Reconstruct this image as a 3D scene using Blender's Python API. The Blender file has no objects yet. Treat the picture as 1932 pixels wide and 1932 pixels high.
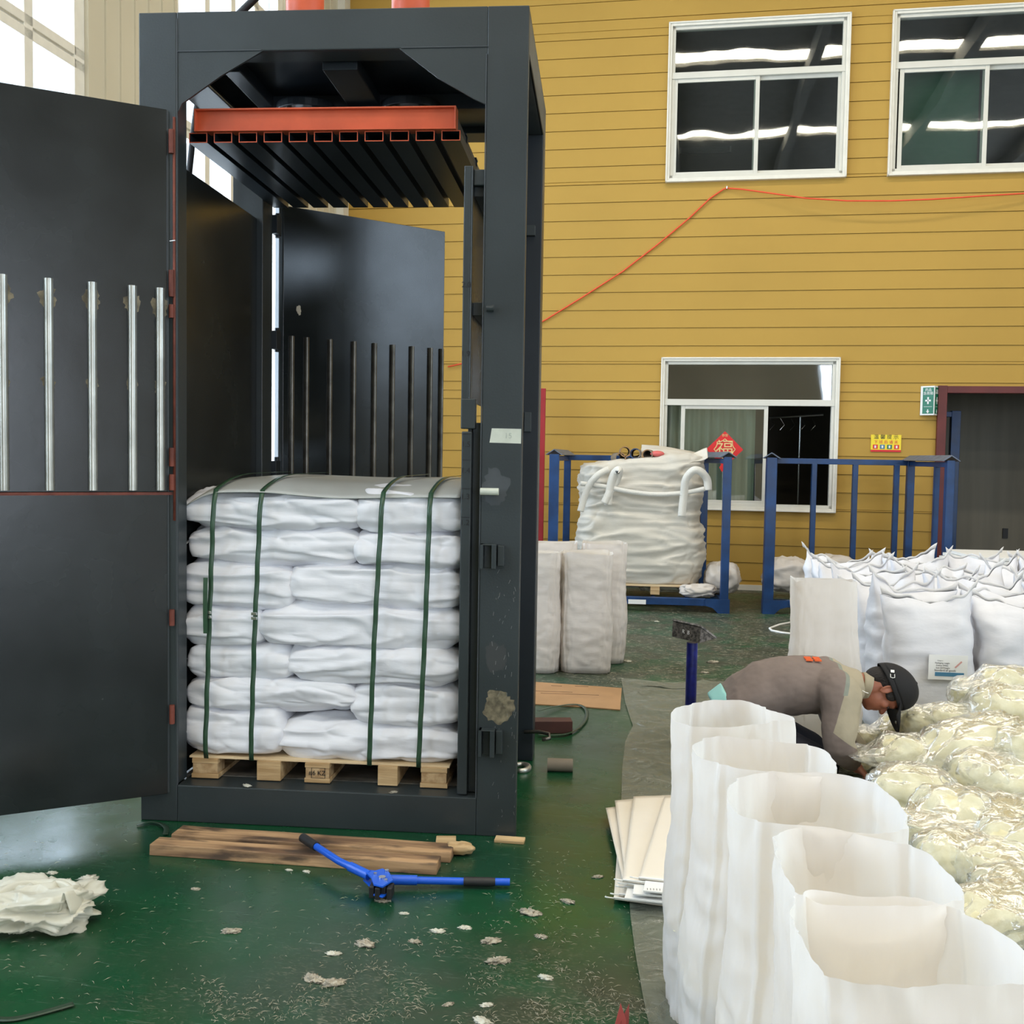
import bpy, math, random
from mathutils import Vector, Matrix, noise
S = bpy.context.scene
COL = S.collection
PI = math.pi

# ---------------------------------------------------------------- camera
CX, CY, CZ = 1.7964, -3.9441, 1.4734
YAW, PITCH, ROLL, FPX = 0.0836, -0.0536, 0.0163, 1963.85
PHI, WD, LX = -0.0913, 8.2884, -2.09       # building turned by PHI; back wall and left wall distances
_f = Vector((-math.sin(YAW)*math.cos(PITCH), math.cos(YAW)*math.cos(PITCH), math.sin(PITCH)))
_r0 = Vector((math.cos(YAW), math.sin(YAW), 0)); _u0 = _r0.cross(_f)
_r = math.cos(ROLL)*_r0 + math.sin(ROLL)*_u0
_u = -math.sin(ROLL)*_r0 + math.cos(ROLL)*_u0
EYE = Vector((CX, CY, CZ))
cd = bpy.data.cameras.new('camera'); cam = bpy.data.objects.new('camera', cd); COL.objects.link(cam)
cd.sensor_width = 36; cd.sensor_fit = 'HORIZONTAL'; cd.lens = 36*FPX/1932; cd.clip_start = .02
M4 = Matrix((( _r.x, _u.x, -_f.x, CX), (_r.y, _u.y, -_f.y, CY), (_r.z, _u.z, -_f.z, CZ), (0,0,0,1)))
cam.matrix_world = M4
S.camera = cam
S.view_settings.view_transform = 'Standard'; S.view_settings.look = 'None'
S.view_settings.gamma = 1; S.view_settings.use_curve_mapping = False
S.view_settings.exposure = 0.06
# ---------------------------------------------------------------- world and daylight
w = bpy.data.worlds.new('world'); S.world = w; w.use_nodes = True
bg = w.node_tree.nodes['Background']; bg.inputs[0].default_value = (.80,.90,1,1); bg.inputs[1].default_value = 1.6
EX = Vector((math.cos(PHI), math.sin(PHI), 0)); NY = Vector((-math.sin(PHI), math.cos(PHI), 0))
def BL(s, t, z): return EX*s + NY*t + Vector((0,0,z))
def area(name, loc, aim, sx, sy, power, color):
    l = bpy.data.lights.new(name, 'AREA'); l.shape = 'RECTANGLE'; l.size = sx; l.size_y = sy
    l.energy = power; l.color = color
    o = bpy.data.objects.new(name, l); COL.objects.link(o); o.location = loc
    z = -Vector(aim).normalized(); up = Vector((0,0,1)) if abs(z.z) < .9 else NY
    x = up.cross(z).normalized(); y = z.cross(x)
    o.matrix_world = Matrix(((x.x,y.x,z.x,loc[0]),(x.y,y.y,z.y,loc[1]),(x.z,y.z,z.z,loc[2]),(0,0,0,1)))
    return o
WINS = [(.79,3.0),(4.24,6.5),(-2.66,-.45),(-6.1,-3.9)]
for a,b in WINS:
    area('window_daylight', BL(LX-.17,(a+b)/2,4.35), EX, b-a, 6.7, 560, (.70,.83,1))
area('gate_daylight', BL(8.8,-14.3,2.4), NY, 5.6, 4.6, 480, (.78,.86,1))
area('right_window_daylight', BL(12.4,-3.2,4.6), -EX, 6.5, 3.2, 420, (.62,.80,1))
SKY = [4.6,.6,-4.0,-8.5]
for t in SKY:
    area('skylight_daylight', BL(4.6,t,8.86), (0,0,-1), 12.3, .62, 370, (1,.90,.72))

# ---------------------------------------------------------------- pixel rays to world points
def ray(u,v): return _f + _r*((u-966)/FPX) - _u*((v-966)/FPX)
def PZ(u,v,z=0): d=ray(u,v); return EYE + d*((z-CZ)/d.z)
def PY(u,v,y): d=ray(u,v); return EYE + d*((y-CY)/d.y)
def WLP(u,v,off=0):
    d=ray(u,v); P = EYE + d*((WD-off-EYE.dot(NY))/d.dot(NY)); return P.dot(EX), P.z
def LWP(u,v):
    d=ray(u,v); P = EYE + d*((LX-EYE.dot(EX))/d.dot(EX)); return P.dot(NY), P.z

# ---------------------------------------------------------------- materials
def mat(name, col, rough=.5, metal=0, var=0, vscale=5, bump=0, bscale=30, col2=None, spec=None, detail=4, stretch=None, trans=0, rvar=0, tcol=None):
    m = bpy.data.materials.new(name); m.use_nodes = True; nt = m.node_tree; N = nt.nodes; L = nt.links
    b = N['Principled BSDF']; b.inputs['Base Color'].default_value = (*col,1)
    b.inputs['Roughness'].default_value = rough; b.inputs['Metallic'].default_value = metal
    if spec is not None: b.inputs['Specular IOR Level'].default_value = spec
    tc = N.new('ShaderNodeTexCoord'); mp = N.new('ShaderNodeMapping'); L.new(tc.outputs['Object'], mp.inputs[0])
    if stretch: mp.inputs['Scale'].default_value = stretch
    if var or col2:
        n = N.new('ShaderNodeTexNoise'); n.inputs['Scale'].default_value = vscale; n.inputs['Detail'].default_value = detail
        L.new(mp.outputs[0], n.inputs['Vector'])
        r = N.new('ShaderNodeValToRGB'); L.new(n.outputs['Fac'], r.inputs[0]); L.new(r.outputs[0], b.inputs['Base Color'])
        c2 = col2 if col2 else tuple(c*(1-var) for c in col)
        r.color_ramp.elements[0].position = .38; r.color_ramp.elements[0].color = (*c2,1)
        r.color_ramp.elements[1].position = .62; r.color_ramp.elements[1].color = (*col,1)
        if rvar:
            mr = N.new('ShaderNodeMapRange'); mr.inputs['To Min'].default_value = rough-rvar; mr.inputs['To Max'].default_value = rough+rvar
            L.new(n.outputs['Fac'], mr.inputs[0]); L.new(mr.outputs[0], b.inputs['Roughness'])
    if bump:
        n2 = N.new('ShaderNodeTexNoise'); n2.inputs['Scale'].default_value = bscale; n2.inputs['Detail'].default_value = 5
        L.new(mp.outputs[0], n2.inputs['Vector'])
        bp = N.new('ShaderNodeBump'); bp.inputs['Strength'].default_value = bump; bp.inputs['Distance'].default_value = .01
        L.new(n2.outputs['Fac'], bp.inputs['Height']); L.new(bp.outputs[0], b.inputs['Normal'])
    if trans:
        t = N.new('ShaderNodeBsdfTranslucent'); t.inputs[0].default_value = (*(tcol or col),1)
        mx = N.new('ShaderNodeMixShader'); mx.inputs[0].default_value = trans
        L.new(b.outputs[0], mx.inputs[1]); L.new(t.outputs[0], mx.inputs[2]); L.new(mx.outputs[0], N['Material Output'].inputs[0])
    return m
def film(name, col, opac, rough=.12, bump=.5, bscale=9, gl=.35):
    m = bpy.data.materials.new(name); m.use_nodes = True; nt = m.node_tree; N = nt.nodes; L = nt.links; N.remove(N['Principled BSDF'])
    tr = N.new('ShaderNodeBsdfTransparent'); tr.inputs[0].default_value = (*[.55+.45*c for c in col],1)
    df = N.new('ShaderNodeBsdfDiffuse'); df.inputs[0].default_value = (*col,1)
    gs = N.new('ShaderNodeBsdfGlossy'); gs.inputs['Roughness'].default_value = rough; gs.inputs[0].default_value = (1,1,1,1)
    lw = N.new('ShaderNodeLayerWeight'); lw.inputs[0].default_value = gl
    m1 = N.new('ShaderNodeMixShader'); m1.inputs[0].default_value = opac
    L.new(tr.outputs[0], m1.inputs[1]); L.new(df.outputs[0], m1.inputs[2])
    fm = N.new('ShaderNodeMath'); fm.operation = 'MULTIPLY'; fm.inputs[1].default_value = .55; L.new(lw.outputs['Fresnel'], fm.inputs[0])
    m2 = N.new('ShaderNodeMixShader'); L.new(fm.outputs[0], m2.inputs[0]); L.new(m1.outputs[0], m2.inputs[1]); L.new(gs.outputs[0], m2.inputs[2])
    L.new(m2.outputs[0], N['Material Output'].inputs[0])
    tc = N.new('ShaderNodeTexCoord'); n = N.new('ShaderNodeTexNoise'); n.inputs['Scale'].default_value = bscale; n.inputs['Detail'].default_value = 5; n.inputs['Distortion'].default_value = 1.2
    L.new(tc.outputs['Object'], n.inputs['Vector']); bp = N.new('ShaderNodeBump'); bp.inputs['Strength'].default_value = bump; bp.inputs['Distance'].default_value = .03
    L.new(n.outputs['Fac'], bp.inputs['Height'])
    for q in (gs, df): L.new(bp.outputs[0], q.inputs['Normal'])
    return m
def glass(name, tint=(.9,.95,.93), blend=.12):
    m = bpy.data.materials.new(name); m.use_nodes = True; nt = m.node_tree; N = nt.nodes; L = nt.links; N.remove(N['Principled BSDF'])
    tr = N.new('ShaderNodeBsdfTransparent'); tr.inputs[0].default_value = (*tint,1)
    gs = N.new('ShaderNodeBsdfGlossy'); gs.inputs['Roughness'].default_value = .02
    lw = N.new('ShaderNodeLayerWeight'); lw.inputs[0].default_value = .5
    mt = N.new('ShaderNodeMath'); mt.operation = 'MULTIPLY_ADD'; mt.inputs[1].default_value = .5; mt.inputs[2].default_value = blend
    L.new(lw.outputs['Fresnel'], mt.inputs[0])
    mx = N.new('ShaderNodeMixShader'); L.new(mt.outputs[0], mx.inputs[0]); L.new(tr.outputs[0], mx.inputs[1]); L.new(gs.outputs[0], mx.inputs[2])
    L.new(mx.outputs[0], N['Material Output'].inputs[0])
    n = N.new('ShaderNodeTexNoise'); n.inputs['Scale'].default_value = 1.1; tc = N.new('ShaderNodeTexCoord'); L.new(tc.outputs['Object'], n.inputs['Vector'])
    bp = N.new('ShaderNodeBump'); bp.inputs['Strength'].default_value = .12; bp.inputs['Distance'].default_value = .03; L.new(n.outputs['Fac'], bp.inputs['Height']); L.new(bp.outputs[0], gs.inputs['Normal'])
    return m
def wood(name, c1, c2, scale=1, stretch=(1,12,12), rough=.7, blotch=0):
    m = mat(name, c1, rough, var=0, vscale=3*scale, col2=c2, bump=.25, bscale=8*scale, stretch=stretch, detail=6)
    if blotch:
        nt=m.node_tree; N=nt.nodes; L=nt.links; b=N['Principled BSDF']; src=b.inputs['Base Color'].links[0].from_socket
        tc=N.new('ShaderNodeTexCoord'); mp=N.new('ShaderNodeMapping'); mp.inputs['Scale'].default_value=(1,3,4); L.new(tc.outputs['Object'],mp.inputs[0])
        n=N.new('ShaderNodeTexNoise'); n.inputs['Scale'].default_value=6; n.inputs['Detail'].default_value=7; L.new(mp.outputs[0],n.inputs['Vector'])
        r=N.new('ShaderNodeValToRGB'); r.color_ramp.elements[0].position=.50; r.color_ramp.elements[1].position=.66; L.new(n.outputs['Fac'],r.inputs[0])
        f=N.new('ShaderNodeMath'); f.operation='MULTIPLY'; f.inputs[1].default_value=blotch; L.new(r.outputs[0],f.inputs[0])
        x=N.new('ShaderNodeMix'); x.data_type='RGBA'; L.new(f.outputs[0],x.inputs[0]); L.new(src,x.inputs[6]); x.inputs[7].default_value=(.045,.028,.018,1); L.new(x.outputs[2],b.inputs['Base Color'])
    return m

M = {}
M['siding'] = mat('yellow_siding_paint', (.475,.290,.058), .62, spec=.3, var=.05, vscale=.8, bump=.03, bscale=60)
M['seam'] = mat('siding_seam_shade', (.26,.15,.02), .8)  # joint backing coloured darker for the shadow under each board's lower edge
M['cream_panel'] = mat('cream_cladding', (.60,.55,.42), .5, var=.06, vscale=1.2)
M['roof'] = mat('roof_sheet', (.16,.15,.13), .7, var=.2)
M['farwall'] = mat('far_hall_wall', (.50,.44,.33), .8, var=.15, vscale=.6)
M['upvc'] = mat('white_upvc', (.80,.77,.68), .35, var=.06, vscale=9)
M['alu'] = mat('white_aluminium', (.70,.68,.60), .3, var=.05)
M['glass'] = glass('window_glass')
M['dglass'] = glass('daylight_glass', (.97,.99,1), .03)
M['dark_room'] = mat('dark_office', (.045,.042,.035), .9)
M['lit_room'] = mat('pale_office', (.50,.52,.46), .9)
M['green_blind'] = mat('green_blind', (.03,.12,.07), .7)
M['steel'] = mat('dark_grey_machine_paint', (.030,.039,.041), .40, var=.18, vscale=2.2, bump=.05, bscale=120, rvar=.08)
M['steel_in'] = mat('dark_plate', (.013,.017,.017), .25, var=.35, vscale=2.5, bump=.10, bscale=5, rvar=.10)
M['black_steel'] = mat('very_dark_steel', (.016,.022,.028), .38, var=.2)  # darker tone than the machine paint
M['orange'] = mat('orange_red_primer', (.62,.10,.035), .42, var=.2, vscale=6)
M['rust'] = mat('red_oxide_hinge', (.20,.045,.025), .6, var=.4, vscale=14)
M['zinc'] = mat('galvanised_tube', (.52,.52,.47), .34, .75, var=.25, vscale=9)
M['rawsteel'] = mat('raw_steel_bar', (.20,.19,.165), .36, .8, var=.4, vscale=10)
M['scratch'] = mat('ground_bare_patch', (.26,.22,.14), .55, .2, var=.6, vscale=30)
M['prime'] = mat('grey_primer_patch', (.058,.066,.070), .6, var=.2, vscale=8)
M['dust'] = mat('dusty_plate', (.05,.048,.042), .6, col2=(.16,.15,.13), vscale=9, detail=8)
M['sack'] = mat('white_woven_sack', (.80,.80,.83), .48, var=.03, vscale=12, bump=.42, bscale=7, stretch=(.8,1.5,2.6))
M['sack2'] = mat('white_open_sack', (.84,.84,.87), .5, var=.02, vscale=10, bump=.22, bscale=9, trans=.42, stretch=(2.2,2.2,.5), tcol=(.97,.88,.72))
M['sack4'] = mat('sewn_white_sack', (.68,.68,.71), .5, var=.04, vscale=9, bump=.55, bscale=6, stretch=(1,1.5,2.0))
M['sack3'] = mat('fluff_filled_sack', (.72,.66,.60), .55, var=.05, vscale=7, bump=.40, bscale=8, trans=.15, stretch=(1,1,2.6))
M['seamtape'] = mat('sack_stitch_band', (.84,.83,.82), .6, trans=.35)
M['cover'] = mat('grey_cover_sheet', (.47,.48,.45), .42, var=.05)
M['pet'] = mat('green_strapping', (.035,.085,.045), .3, var=.2, vscale=30)
M['pet2'] = mat('dark_green_strapping_scrap', (.02,.045,.025), .35)
M['fluff'] = mat('cream_fibre', (.93,.89,.66), .9, col2=(.76,.69,.42), vscale=16, bump=1.0, bscale=20, detail=8, trans=.25)
M['film'] = film('clear_poly_film', (.92,.92,.84), .24, rough=.17, bump=.8, bscale=13, gl=.22)
M['sheetfilm'] = film('grey_poly_sheet', (.27,.28,.22), .50, rough=.22, bump=1.0, bscale=9, gl=.30)
M['fibc'] = mat('grey_bulk_bag', (.62,.58,.50), .6, var=.10, vscale=4, bump=.3, bscale=10, stretch=(1,1,2.5))
M['web'] = mat('webbing', (.70,.67,.60), .7, bump=.3, bscale=80)
M['blue'] = mat('blue_rack_paint', (.008,.050,.17), .42, var=.35, vscale=6, bump=.05, rvar=.1)
M['bluegrey'] = mat('worn_rack_cap', (.13,.16,.22), .5, var=.3, vscale=14)
M['redpost'] = mat('dark_red_frame', (.13,.018,.014), .5, var=.2, vscale=5)
M['redpaint'] = mat('red_pipe_paint', (.35,.015,.02), .45, var=.1)
M['cord'] = mat('red_orange_cable', (.80,.09,.03), .5)
M['wood'] = wood('pallet_pine', (.60,.42,.22), (.40,.25,.11))
M['woodend'] = wood('pine_end_grain', (.52,.36,.19), (.36,.22,.10), 2, (6,6,6))
M['plank'] = wood('weathered_plank', (.46,.28,.14), (.15,.08,.04), .8, (1,9,9), blotch=.85)
M['plyw'] = wood('plywood', (.72,.56,.34), (.60,.43,.24), 1)
M['card'] = mat('cardboard', (.36,.20,.085), .8, var=.12, vscale=6)
M['card2'] = mat('grey_cardboard_tube', (.24,.20,.15), .8, var=.2)
M['brown'] = mat('dark_red_timber', (.07,.018,.010), .6, var=.3)
M['handle'] = mat('blue_tool_paint', (.008,.10,.62), .32, var=.08)
M['black'] = mat('black_rubber', (.012,.012,.013), .55)
M['chrome'] = mat('bright_steel', (.65,.65,.65), .25, 1)
M['paper'] = mat('stacked_paper_sack', (.78,.72,.62), .6, var=.03, bump=.05)
M['litter'] = mat('white_crumpled_film', (.80,.78,.66), .4, var=.10, vscale=9, bump=.4, bscale=18, trans=.3)
M['lint'] = mat('dirty_lint', (.50,.45,.35), .95, var=.35, vscale=50, bump=.8, bscale=150)
M['pinkbag'] = mat('pink_red_card', (.65,.13,.12), .5, var=.1)
M['label'] = mat('white_label', (.80,.80,.78), .5)
M['signblue'] = mat('label_blue', (.06,.20,.33), .5)
M['ink'] = mat('grey_print', (.12,.12,.13), .6)
M['green'] = mat('sign_green', (.0,.16,.085), .4)
M['white'] = mat('sign_white', (.80,.80,.78), .4)
M['yellow'] = mat('sign_yellow', (.90,.68,.01), .4)
M['red'] = mat('festive_red', (.68,.02,.02), .45)
M['gold'] = mat('gold_print', (.80,.58,.25), .4)
M['tape'] = mat('pale_tape', (.58,.60,.50), .6, var=.1, vscale=20)
M['marker'] = mat('marker_ink', (.006,.006,.007), .5)
M['greyreel'] = mat('grey_reel', (.20,.21,.22), .45, .4, var=.3)
M['skin'] = mat('tanned_skin', (.36,.13,.075), .5, var=.12, vscale=12, bump=.05, bscale=90)
M['hair'] = mat('black_hair', (.012,.009,.008), .7, bump=.6, bscale=120)
M['cap'] = mat('black_cap_cloth', (.006,.006,.007), .8, bump=.1, bscale=140)
M['trouser'] = mat('navy_cloth', (.012,.013,.022), .85, bump=.2, bscale=20)
M['teal'] = mat('pale_teal_cloth', (.30,.62,.60), .8)
M['navy'] = mat('blue_scale_pole', (.012,.018,.20), .4, var=.5, vscale=18)
M['scale'] = mat('speckled_steel', (.20,.18,.16), .5, .3, col2=(.05,.045,.04), vscale=60)
M['hose'] = mat('black_hose', (.01,.012,.015), .5)

# ---------------------------------------------------------------- mesh helpers
class MB:
    def __init__(s): s.v=[]; s.f=[]; s.m=[]; s.mi=0
    def add(s, vs, fs):
        o=len(s.v); s.v += [tuple(p) for p in vs]
        for f in fs: s.f.append(tuple(i+o for i in f)); s.m.append(s.mi)
        return s
    def box(s, x0,x1,y0,y1,z0,z1):
        return s.add([(x0,y0,z0),(x1,y0,z0),(x1,y1,z0),(x0,y1,z0),(x0,y0,z1),(x1,y0,z1),(x1,y1,z1),(x0,y1,z1)],
            [(0,3,2,1),(4,5,6,7),(0,1,5,4),(1,2,6,5),(2,3,7,6),(3,0,4,7)])
    def obox(s, c, sx, sy, sz, mx):
        c=Vector(c); P=[c+mx@Vector((a*sx/2,b*sy/2,d*sz/2)) for d in(-1,1) for a,b in((-1,-1),(1,-1),(1,1),(-1,1))]
        return s.add(P,[(0,3,2,1),(4,5,6,7),(0,1,5,4),(1,2,6,5),(2,3,7,6),(3,0,4,7)])
    def bar(s, a, b, w, h, up=(0,0,1)):
        a=Vector(a); b=Vector(b); d=(b-a).normalized(); up=Vector(up)
        if abs(d.dot(up))>.98: up=Vector((0,1,0))
        sd=d.cross(up).normalized(); u2=sd.cross(d)
        P=[p+sd*(i*w/2)+u2*(j*h/2) for p in(a,b) for i,j in((-1,-1),(1,-1),(1,1),(-1,1))]
        return s.add(P,[(0,3,2,1),(4,5,6,7),(0,1,5,4),(1,2,6,5),(2,3,7,6),(3,0,4,7)])
    def tube(s, pts, r, n=12, cap=True, ell=1, ups=None):
        pts=[Vector(p) for p in pts]; k=len(pts); rs = r if isinstance(r,(list,tuple)) else [r]*k
        vs=[]; prev=None
        for i,p in enumerate(pts):
            t=(pts[min(i+1,k-1)]-pts[max(i-1,0)]).normalized()
            if prev is None:
                a=Vector(ups) if ups else (Vector((0,0,1)) if abs(t.z)<.9 else Vector((1,0,0)))
            else: a=prev
            x=(a-t*a.dot(t)).normalized(); prev=x; y=t.cross(x)
            for j in range(n):
                q=2*PI*j/n; vs.append(p+x*math.cos(q)*rs[i]+y*math.sin(q)*rs[i]*ell)
        fs=[(i*n+j,i*n+(j+1)%n,(i+1)*n+(j+1)%n,(i+1)*n+j) for i in range(k-1) for j in range(n)]
        if cap: fs+= [tuple(range(n))[::-1], tuple((k-1)*n+j for j in range(n))]
        return s.add(vs,fs)
    def pipe(s, a, b, ro, ri, n=20):
        a=Vector(a); b=Vector(b); t=(b-a).normalized(); q=Vector((0,0,1)) if abs(t.z)<.9 else Vector((1,0,0))
        x=(q-t*q.dot(t)).normalized(); y=t.cross(x); vs=[]
        for p,r in((a,ro),(b,ro),(b,ri),(a,ri)):
            for j in range(n): g=2*PI*j/n; vs.append(p+x*math.cos(g)*r+y*math.sin(g)*r)
        return s.add(vs,[(i*n+j,i*n+(j+1)%n,((i+1)%4)*n+(j+1)%n,((i+1)%4)*n+j) for i in range(4) for j in range(n)])
    def prism(s, poly, d):
        d=Vector(d); n=len(poly); P=[Vector(p) for p in poly]
        return s.add(P+[p+d for p in P],[tuple(range(n))[::-1],tuple(range(n,2*n))]+[(i,(i+1)%n,n+(i+1)%n,n+i) for i in range(n)])
    def ell(s, c, rx, ry, rz, mx=None, n=16, m=10):
        c=Vector(c); mx=mx or Matrix.Identity(3); vs=[]
        for i in range(1,m):
            th=PI*i/m
            for j in range(n):
                q=2*PI*j/n; vs.append(c+mx@Vector((rx*math.sin(th)*math.cos(q),ry*math.sin(th)*math.sin(q),rz*math.cos(th))))
        vs+= [c+mx@Vector((0,0,rz)), c+mx@Vector((0,0,-rz))]; T=len(vs)-2
        fs=[(i*n+j,(i+1)*n+j,(i+1)*n+(j+1)%n,i*n+(j+1)%n) for i in range(m-2) for j in range(n)]
        fs+=[(T,j,(j+1)%n) for j in range(n)]+[(T+1,(m-2)*n+(j+1)%n,(m-2)*n+j) for j in range(n)]
        return s.add(vs,fs)
    def grid(s, fn, nu, nv, closed=False):
        o=[fn(i/nu if closed else i/(nu-1), j/(nv-1)) for j in range(nv) for i in range(nu)]
        fs=[(j*nu+i,j*nu+(i+1)%nu,(j+1)*nu+(i+1)%nu,(j+1)*nu+i) for j in range(nv-1) for i in range(nu if closed else nu-1)]
        return s.add(o,fs)
    def mesh(s, name, mats):
        me=bpy.data.meshes.new(name); me.from_pydata([tuple(p) for p in s.v],[],s.f)
        for q in (mats if isinstance(mats,(list,tuple)) else [mats]): me.materials.append(q)
        if any(s.m): me.polygons.foreach_set('material_index', s.m)
        me.update(); return me
def link(name, me, parent=None, smooth=False):
    o=bpy.data.objects.new(name, me); COL.objects.link(o)
    if smooth:
        for p in me.polygons: p.use_smooth=True
    if parent: o.parent=parent
    return o
def obj(name, mb, m, parent=None, smooth=False, bevel=0, auto=False, fixn=False):
    me=mb.mesh(name, m)
    if fixn:
        import bmesh
        b=bmesh.new(); b.from_mesh(me); bmesh.ops.recalc_face_normals(b, faces=b.faces); b.to_mesh(me); b.free()
    o=link(name, me, parent, smooth)
    if bevel:
        md=o.modifiers.new('bevel','BEVEL'); md.width=bevel; md.segments=2; md.limit_method='ANGLE'
    if auto:
        me.set_sharp_from_angle(angle=.7) if hasattr(me,'set_sharp_from_angle') else None
    return o
def empty(name, loc=(0,0,0), rz=0):
    o=bpy.data.objects.new(name, None); COL.objects.link(o); o.location=loc; o.rotation_euler=(0,0,rz); o.empty_display_size=.1; return o
def tag(o, label, cat, group=None, kind=None):
    o['label']=label; o['category']=cat
    if group: o['group']=group
    if kind: o['kind']=kind
    return o
def struct(o, label=None, cat=None):
    o['kind']='structure'
    if label: o['label']=label
    if cat: o['category']=cat
    return o
def copy_tree(o, parent=None):
    c=o.copy(); COL.objects.link(c)
    if parent: c.parent=parent
    for ch in list(o.children): copy_tree(ch, c)
    return c
def text(name, body, size, mx, m, parent=None, ext=.0006):
    """flat lettering as a mesh; mx maps text plane (x right, y up, z out) to the parent space"""
    cu=bpy.data.curves.new(name,'FONT'); cu.body=body; cu.size=size; cu.align_x='CENTER'; cu.align_y='CENTER'; cu.extrude=ext
    t=bpy.data.objects.new('tmp',cu); COL.objects.link(t)
    dg=bpy.context.evaluated_depsgraph_get(); me=bpy.data.meshes.new_from_object(t.evaluated_get(dg)); bpy.data.objects.remove(t); me.name=name
    me.materials.clear(); me.materials.append(m); me.transform(mx)
    return link(name, me, parent)
def frame(o, x, y, z):
    x=Vector(x); y=Vector(y); z=Vector(z); o=Vector(o)
    return Matrix(((x.x,y.x,z.x,o.x),(x.y,y.y,z.y,o.y),(x.z,y.z,z.z,o.z),(0,0,0,1)))
FRONT = lambda p: frame(p,(1,0,0),(0,0,1),(0,-1,0))
def fn(x,y,z,s=1.,o=0.): return noise.noise(Vector((x*s+o,y*s+o*1.7,z*s-o)))
def ridge(x,y,z,s=1.,o=0.): return 1-abs(2*fn(x,y,z,s,o))

# ================================================================ SETTING
def bobj(name, mb, m, **k):
    o=obj(name, mb, m, **k); o.rotation_euler=(0,0,PHI); return o
# floor: glossy green epoxy with grime
def floor_mat():
    m=bpy.data.materials.new('green_epoxy_floor'); m.use_nodes=True; nt=m.node_tree; N=nt.nodes; L=nt.links; b=N['Principled BSDF']
    tc=N.new('ShaderNodeTexCoord')
    def noi(sc,det=5,dist=0,stretch=None):
        n=N.new('ShaderNodeTexNoise'); n.inputs['Scale'].default_value=sc; n.inputs['Detail'].default_value=det; n.inputs['Distortion'].default_value=dist
        if stretch:
            mp=N.new('ShaderNodeMapping'); mp.inputs['Scale'].default_value=stretch; mp.inputs['Rotation'].default_value=(0,0,.5); L.new(tc.outputs['Object'],mp.inputs[0]); L.new(mp.outputs[0],n.inputs['Vector'])
        else: L.new(tc.outputs['Object'],n.inputs['Vector'])
        return n.outputs['Fac']
    def ramp(src,a,b_,ca=(0,0,0),cb=(1,1,1)):
        r=N.new('ShaderNodeValToRGB'); r.color_ramp.elements[0].position=a; r.color_ramp.elements[1].position=b_
        r.color_ramp.elements[0].color=(*ca,1); r.color_ramp.elements[1].color=(*cb,1); L.new(src,r.inputs[0]); return r.outputs[0]
    def mix(f,a,b_,bl='MIX'):
        x=N.new('ShaderNodeMix'); x.data_type='RGBA'; x.blend_type=bl
        if isinstance(f,float): x.inputs[0].default_value=f
        else: L.new(f,x.inputs[0])
        for i,q in((6,a),(7,b_)):
            if isinstance(q,tuple): x.inputs[i].default_value=(*q,1)
            else: L.new(q,x.inputs[i])
        return x.outputs[2]
    def mul(a,b_):
        x=N.new('ShaderNodeMath'); x.operation='MULTIPLY'
        for i,q in((0,a),(1,b_)):
            if isinstance(q,float): x.inputs[i].default_value=q
            else: L.new(q,x.inputs[i])
        return x.outputs[0]
    base=ramp(noi(1.1,4),.35,.65,(.003,.064,.019),(.007,.046,.022))
    base=mix(ramp(noi(5,6),.5,.75),base,(.012,.048,.023))
    # where people walk and spill: right of the press and towards the bulk bags
    sx=N.new('ShaderNodeSeparateXYZ'); L.new(tc.outputs['Object'],sx.inputs[0])
    mr=N.new('ShaderNodeMapRange'); mr.inputs['From Min'].default_value=.2; mr.inputs['From Max'].default_value=2.0; L.new(sx.outputs[0],mr.inputs[0])
    my=N.new('ShaderNodeMapRange'); my.inputs['From Min'].default_value=1.6; my.inputs['From Max'].default_value=3.4; L.new(sx.outputs[1],my.inputs[0])
    mx_=N.new('ShaderNodeMath'); mx_.operation='MAXIMUM'; L.new(mr.outputs[0],mx_.inputs[0]); L.new(my.outputs[0],mx_.inputs[1])
    my2=N.new('ShaderNodeMapRange'); my2.inputs['From Min'].default_value=-.55; my2.inputs['From Max'].default_value=-1.0; L.new(sx.outputs[1],my2.inputs[0])
    mx3=N.new('ShaderNodeMath'); mx3.operation='MAXIMUM'; L.new(my.outputs[0],mx3.inputs[0]); L.new(mul(my2.outputs[0],mr.outputs[0]),mx3.inputs[1])
    zone=mx3.outputs[0]
    grime=mul(ramp(noi(2.3,7,1.0),.38,.56),zone)
    base=mix(mul(grime,.80),base,(.040,.040,.025))
    lint=mul(mul(ramp(noi(26,9,2.5,(1,2.6,1)),.55,.68),ramp(noi(3.1,4),.40,.60)),mx3.outputs[0])
    base=mix(mul(lint,.75),base,(.30,.27,.20))
    farm=mul(ramp(noi(15,9,1.5,(1,3.0,1)),.60,.66),my.outputs[0])
    base=mix(mul(farm,.8),base,(.42,.40,.31))
    scr=ramp(noi(11,10,3,(.35,7,1)),.66,.69)
    base=mix(mul(scr,.35),base,(.16,.22,.18))
    L.new(base,b.inputs['Base Color'])
    ro=N.new('ShaderNodeMapRange'); ro.inputs['To Min'].default_value=.13; ro.inputs['To Max'].default_value=.38; L.new(noi(6,8),ro.inputs[0])
    ra=N.new('ShaderNodeMath'); ra.operation='ADD'; L.new(ro.outputs[0],ra.inputs[0]); L.new(mul(zone,.22),ra.inputs[1]); L.new(ra.outputs[0],b.inputs['Roughness'])
    bp=N.new('ShaderNodeBump'); bp.inputs['Strength'].default_value=.22; bp.inputs['Distance'].default_value=.006; L.new(noi(7,6,.5),bp.inputs['Height']); L.new(bp.outputs[0],b.inputs['Normal'])
    return m
mb=MB(); mb.box(LX,12,-14,11.5,-.1,0); struct(bobj('floor',mb,floor_mat()))

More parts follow.
